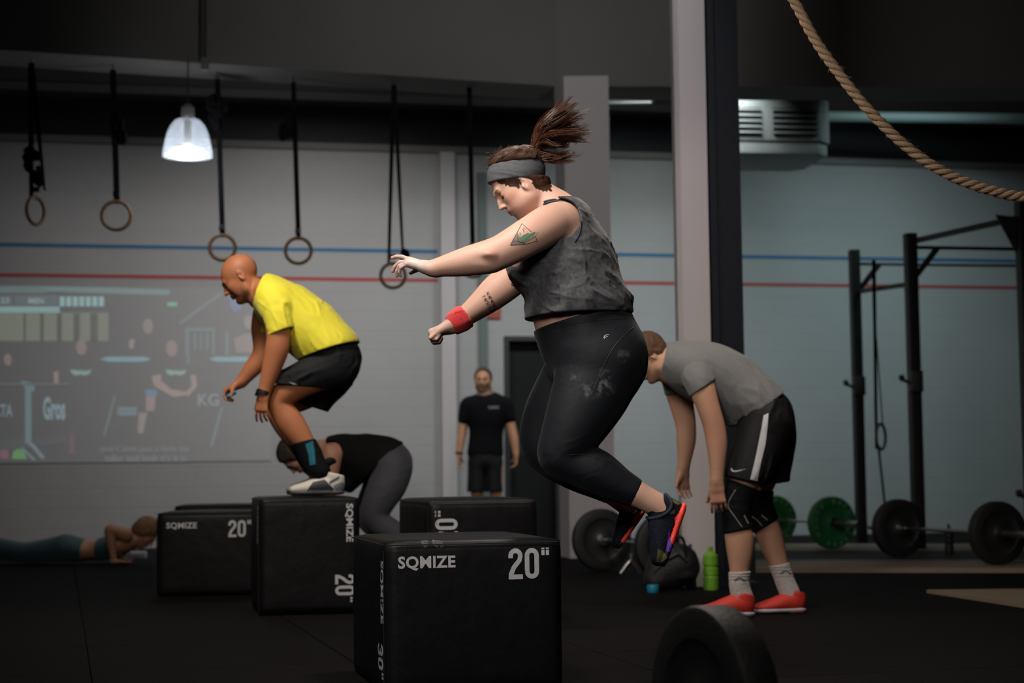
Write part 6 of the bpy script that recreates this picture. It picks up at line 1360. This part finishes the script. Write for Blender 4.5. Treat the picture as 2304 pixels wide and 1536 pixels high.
# ------------------------------------------------------------------ woman doing push-ups at the left
def push_up():
    Y = 14.25; fg = Fig(Y); H = .0075; skin = skinmat('skin_warm', (.40, .20, .12, 1))
    per = empty('person', (P(150, 1265, Y)[0], Y, 0), 'woman in teal leggings and crop top at the bottom of a push-up', 'person')
    TOR = [(300, 1215, 17, 0, .10), (275, 1222, 24, 0, .165), (240, 1232, 23, 0, .15), (205, 1238, 21, 0, .13), (175, 1236, 24, 0, .15), (148, 1231, 28, 0, .17)]
    LN = [(140, 1233, 25, -.08, .095), (100, 1240, 22, -.09, .085), (55, 1244, 19, -.09, .07), (25, 1240, 19, -.09, .062), (-15, 1235, 20, -.09, .06), (-60, 1240, 16, -.09, .05), (-100, 1246, 10, -.09, .036), (-118, 1250, 9, -.09, .034)]
    LF = [(x, y-3, r, -d, v) for x, y, r, d, v in LN]
    AN = [(284, 1203, 15, -.15, .056), (262, 1195, 12, -.19, .048), (247, 1192, 10.5, -.21, .042), (249, 1215, 10.5, -.21, .040), (253, 1240, 7.5, -.21, .030), (255, 1254, 6.5, -.21, .026)]
    AF = [(x+4, y, r, -d, v) for x, y, r, d, v in AN]
    O = P(326, 1199, Y); th = math.radians(48); M = frame((math.cos(th), -.05, -math.sin(th)), (math.sin(th), 0, math.cos(th))); s = 1.0
    S = SDF(); S.tube(fg.rows(TOR), k=.04)
    for q in (LN, LF, AN, AF): S.tube(fg.rows(q), k=.035)
    S.tube(fg.rows([(314, 1205, 14, 0, .05), (298, 1212, 15, 0, .065)]), k=.03); head(S, O, M, s)
    for yy in (-.21, .21):
        p = P(256 if yy < 0 else 262, 1258, Y+yy); p[2] = .026; hand(S, p, (1, -.1, 0), (0, 0, -1), [(.02, 0, 0)]*4, 1 if yy < 0 else -1, .95, .2, (.6, .8, 0), 0)
    F_ = S.eval(H); half(F_, (0, 0, .002), (0, 0, -1)); body = sdf_obj('body', F_, skin, per, 1); notint(body); eyes(per, O, M, s, MATS['brow_dark'], Fbrow=.003)
    hair_cap(per, O, M, s, mat('hair_blond', (.17, .085, .035), .7, var=.4, vscale=30, bump=.4, bscale=90), g=.018, h=.007, cuts=[((.055, 0, .03), (.75, 0, -.6))], amp=.006, fq=24)
    tl_ = mat('teal_stretch', (.008, .050, .066), .7, sheen=.3, bump=.1, bscale=200)
    S = SDF(); S.tube(fg.rows(TOR[3:], .006), k=.04); S.tube(fg.rows(LN, .006), k=.04); S.tube(fg.rows(LF, .006), k=.04); F_ = S.eval(H); half(F_, P(190, 1235, Y), prof_dir(1, .08)); half(F_, P(-108, 1246, Y), prof_dir(-1, .1)); half(F_, (0, 0, .001), (0, 0, -1)); sdf_obj('leggings', F_, tl_, per)
    S = SDF(); S.tube(fg.rows([(290, 1222, 19, 0, .12), (270, 1226, 26, 0, .155), (240, 1232, 25, 0, .158), (210, 1238, 23, 0, .14)]), k=.04); F_ = S.eval(H); half(F_, P(221, 1235, Y), prof_dir(-1, 0)); half(F_, P(272, 1235, Y), prof_dir(1, -.5)); half(F_, (0, 0, .001), (0, 0, -1)); sdf_obj('crop_top', F_, tl_, per)
    for dy in (-.09, .09):
        hl = P(-128, 1235, Y+dy); tl = P(-128, 1262, Y+dy); hl[2] = .235; tl[2] = .02; tl[0] += .02; shoe(per, hl, tl, (1, 0, .1), (MATS['shoe_pale'], slg_, MATS['lace_dark']), h=.009)
push_up()
p = P(306, 1238, 14.9); tag(MB().box((p[0], p[1], .035), (.09, 0, 0), (0, .05, 0), (0, 0, .034)).build('folded_towel', mat('towel_white', (.45, .45, .47), .95, bump=.6, bscale=100), bevel=.015), 'small folded white towel on the floor in front of the push-up woman', 'towel')
# ------------------------------------------------------------------ projected picture; projector light put in as glowing flat shapes
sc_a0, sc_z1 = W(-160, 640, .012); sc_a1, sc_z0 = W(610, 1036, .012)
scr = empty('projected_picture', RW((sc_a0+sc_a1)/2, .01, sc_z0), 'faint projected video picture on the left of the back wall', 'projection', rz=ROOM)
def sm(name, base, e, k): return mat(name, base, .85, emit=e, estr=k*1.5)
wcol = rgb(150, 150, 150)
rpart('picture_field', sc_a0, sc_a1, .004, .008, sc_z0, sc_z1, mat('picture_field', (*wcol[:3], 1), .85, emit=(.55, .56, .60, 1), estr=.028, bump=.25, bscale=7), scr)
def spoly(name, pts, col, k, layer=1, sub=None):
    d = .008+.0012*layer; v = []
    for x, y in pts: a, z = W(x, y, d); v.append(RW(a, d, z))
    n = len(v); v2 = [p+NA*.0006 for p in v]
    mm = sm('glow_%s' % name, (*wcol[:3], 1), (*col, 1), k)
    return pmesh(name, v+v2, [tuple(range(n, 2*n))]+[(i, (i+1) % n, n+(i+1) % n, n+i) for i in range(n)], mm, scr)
cy = (.45, .85, .85); wt_ = (.8, .8, .82); sk_ = (.9, .62, .55); gr_ = (.65, .75, .5)
X = lambda x, y: (x/3.2, 600+y/3.2)
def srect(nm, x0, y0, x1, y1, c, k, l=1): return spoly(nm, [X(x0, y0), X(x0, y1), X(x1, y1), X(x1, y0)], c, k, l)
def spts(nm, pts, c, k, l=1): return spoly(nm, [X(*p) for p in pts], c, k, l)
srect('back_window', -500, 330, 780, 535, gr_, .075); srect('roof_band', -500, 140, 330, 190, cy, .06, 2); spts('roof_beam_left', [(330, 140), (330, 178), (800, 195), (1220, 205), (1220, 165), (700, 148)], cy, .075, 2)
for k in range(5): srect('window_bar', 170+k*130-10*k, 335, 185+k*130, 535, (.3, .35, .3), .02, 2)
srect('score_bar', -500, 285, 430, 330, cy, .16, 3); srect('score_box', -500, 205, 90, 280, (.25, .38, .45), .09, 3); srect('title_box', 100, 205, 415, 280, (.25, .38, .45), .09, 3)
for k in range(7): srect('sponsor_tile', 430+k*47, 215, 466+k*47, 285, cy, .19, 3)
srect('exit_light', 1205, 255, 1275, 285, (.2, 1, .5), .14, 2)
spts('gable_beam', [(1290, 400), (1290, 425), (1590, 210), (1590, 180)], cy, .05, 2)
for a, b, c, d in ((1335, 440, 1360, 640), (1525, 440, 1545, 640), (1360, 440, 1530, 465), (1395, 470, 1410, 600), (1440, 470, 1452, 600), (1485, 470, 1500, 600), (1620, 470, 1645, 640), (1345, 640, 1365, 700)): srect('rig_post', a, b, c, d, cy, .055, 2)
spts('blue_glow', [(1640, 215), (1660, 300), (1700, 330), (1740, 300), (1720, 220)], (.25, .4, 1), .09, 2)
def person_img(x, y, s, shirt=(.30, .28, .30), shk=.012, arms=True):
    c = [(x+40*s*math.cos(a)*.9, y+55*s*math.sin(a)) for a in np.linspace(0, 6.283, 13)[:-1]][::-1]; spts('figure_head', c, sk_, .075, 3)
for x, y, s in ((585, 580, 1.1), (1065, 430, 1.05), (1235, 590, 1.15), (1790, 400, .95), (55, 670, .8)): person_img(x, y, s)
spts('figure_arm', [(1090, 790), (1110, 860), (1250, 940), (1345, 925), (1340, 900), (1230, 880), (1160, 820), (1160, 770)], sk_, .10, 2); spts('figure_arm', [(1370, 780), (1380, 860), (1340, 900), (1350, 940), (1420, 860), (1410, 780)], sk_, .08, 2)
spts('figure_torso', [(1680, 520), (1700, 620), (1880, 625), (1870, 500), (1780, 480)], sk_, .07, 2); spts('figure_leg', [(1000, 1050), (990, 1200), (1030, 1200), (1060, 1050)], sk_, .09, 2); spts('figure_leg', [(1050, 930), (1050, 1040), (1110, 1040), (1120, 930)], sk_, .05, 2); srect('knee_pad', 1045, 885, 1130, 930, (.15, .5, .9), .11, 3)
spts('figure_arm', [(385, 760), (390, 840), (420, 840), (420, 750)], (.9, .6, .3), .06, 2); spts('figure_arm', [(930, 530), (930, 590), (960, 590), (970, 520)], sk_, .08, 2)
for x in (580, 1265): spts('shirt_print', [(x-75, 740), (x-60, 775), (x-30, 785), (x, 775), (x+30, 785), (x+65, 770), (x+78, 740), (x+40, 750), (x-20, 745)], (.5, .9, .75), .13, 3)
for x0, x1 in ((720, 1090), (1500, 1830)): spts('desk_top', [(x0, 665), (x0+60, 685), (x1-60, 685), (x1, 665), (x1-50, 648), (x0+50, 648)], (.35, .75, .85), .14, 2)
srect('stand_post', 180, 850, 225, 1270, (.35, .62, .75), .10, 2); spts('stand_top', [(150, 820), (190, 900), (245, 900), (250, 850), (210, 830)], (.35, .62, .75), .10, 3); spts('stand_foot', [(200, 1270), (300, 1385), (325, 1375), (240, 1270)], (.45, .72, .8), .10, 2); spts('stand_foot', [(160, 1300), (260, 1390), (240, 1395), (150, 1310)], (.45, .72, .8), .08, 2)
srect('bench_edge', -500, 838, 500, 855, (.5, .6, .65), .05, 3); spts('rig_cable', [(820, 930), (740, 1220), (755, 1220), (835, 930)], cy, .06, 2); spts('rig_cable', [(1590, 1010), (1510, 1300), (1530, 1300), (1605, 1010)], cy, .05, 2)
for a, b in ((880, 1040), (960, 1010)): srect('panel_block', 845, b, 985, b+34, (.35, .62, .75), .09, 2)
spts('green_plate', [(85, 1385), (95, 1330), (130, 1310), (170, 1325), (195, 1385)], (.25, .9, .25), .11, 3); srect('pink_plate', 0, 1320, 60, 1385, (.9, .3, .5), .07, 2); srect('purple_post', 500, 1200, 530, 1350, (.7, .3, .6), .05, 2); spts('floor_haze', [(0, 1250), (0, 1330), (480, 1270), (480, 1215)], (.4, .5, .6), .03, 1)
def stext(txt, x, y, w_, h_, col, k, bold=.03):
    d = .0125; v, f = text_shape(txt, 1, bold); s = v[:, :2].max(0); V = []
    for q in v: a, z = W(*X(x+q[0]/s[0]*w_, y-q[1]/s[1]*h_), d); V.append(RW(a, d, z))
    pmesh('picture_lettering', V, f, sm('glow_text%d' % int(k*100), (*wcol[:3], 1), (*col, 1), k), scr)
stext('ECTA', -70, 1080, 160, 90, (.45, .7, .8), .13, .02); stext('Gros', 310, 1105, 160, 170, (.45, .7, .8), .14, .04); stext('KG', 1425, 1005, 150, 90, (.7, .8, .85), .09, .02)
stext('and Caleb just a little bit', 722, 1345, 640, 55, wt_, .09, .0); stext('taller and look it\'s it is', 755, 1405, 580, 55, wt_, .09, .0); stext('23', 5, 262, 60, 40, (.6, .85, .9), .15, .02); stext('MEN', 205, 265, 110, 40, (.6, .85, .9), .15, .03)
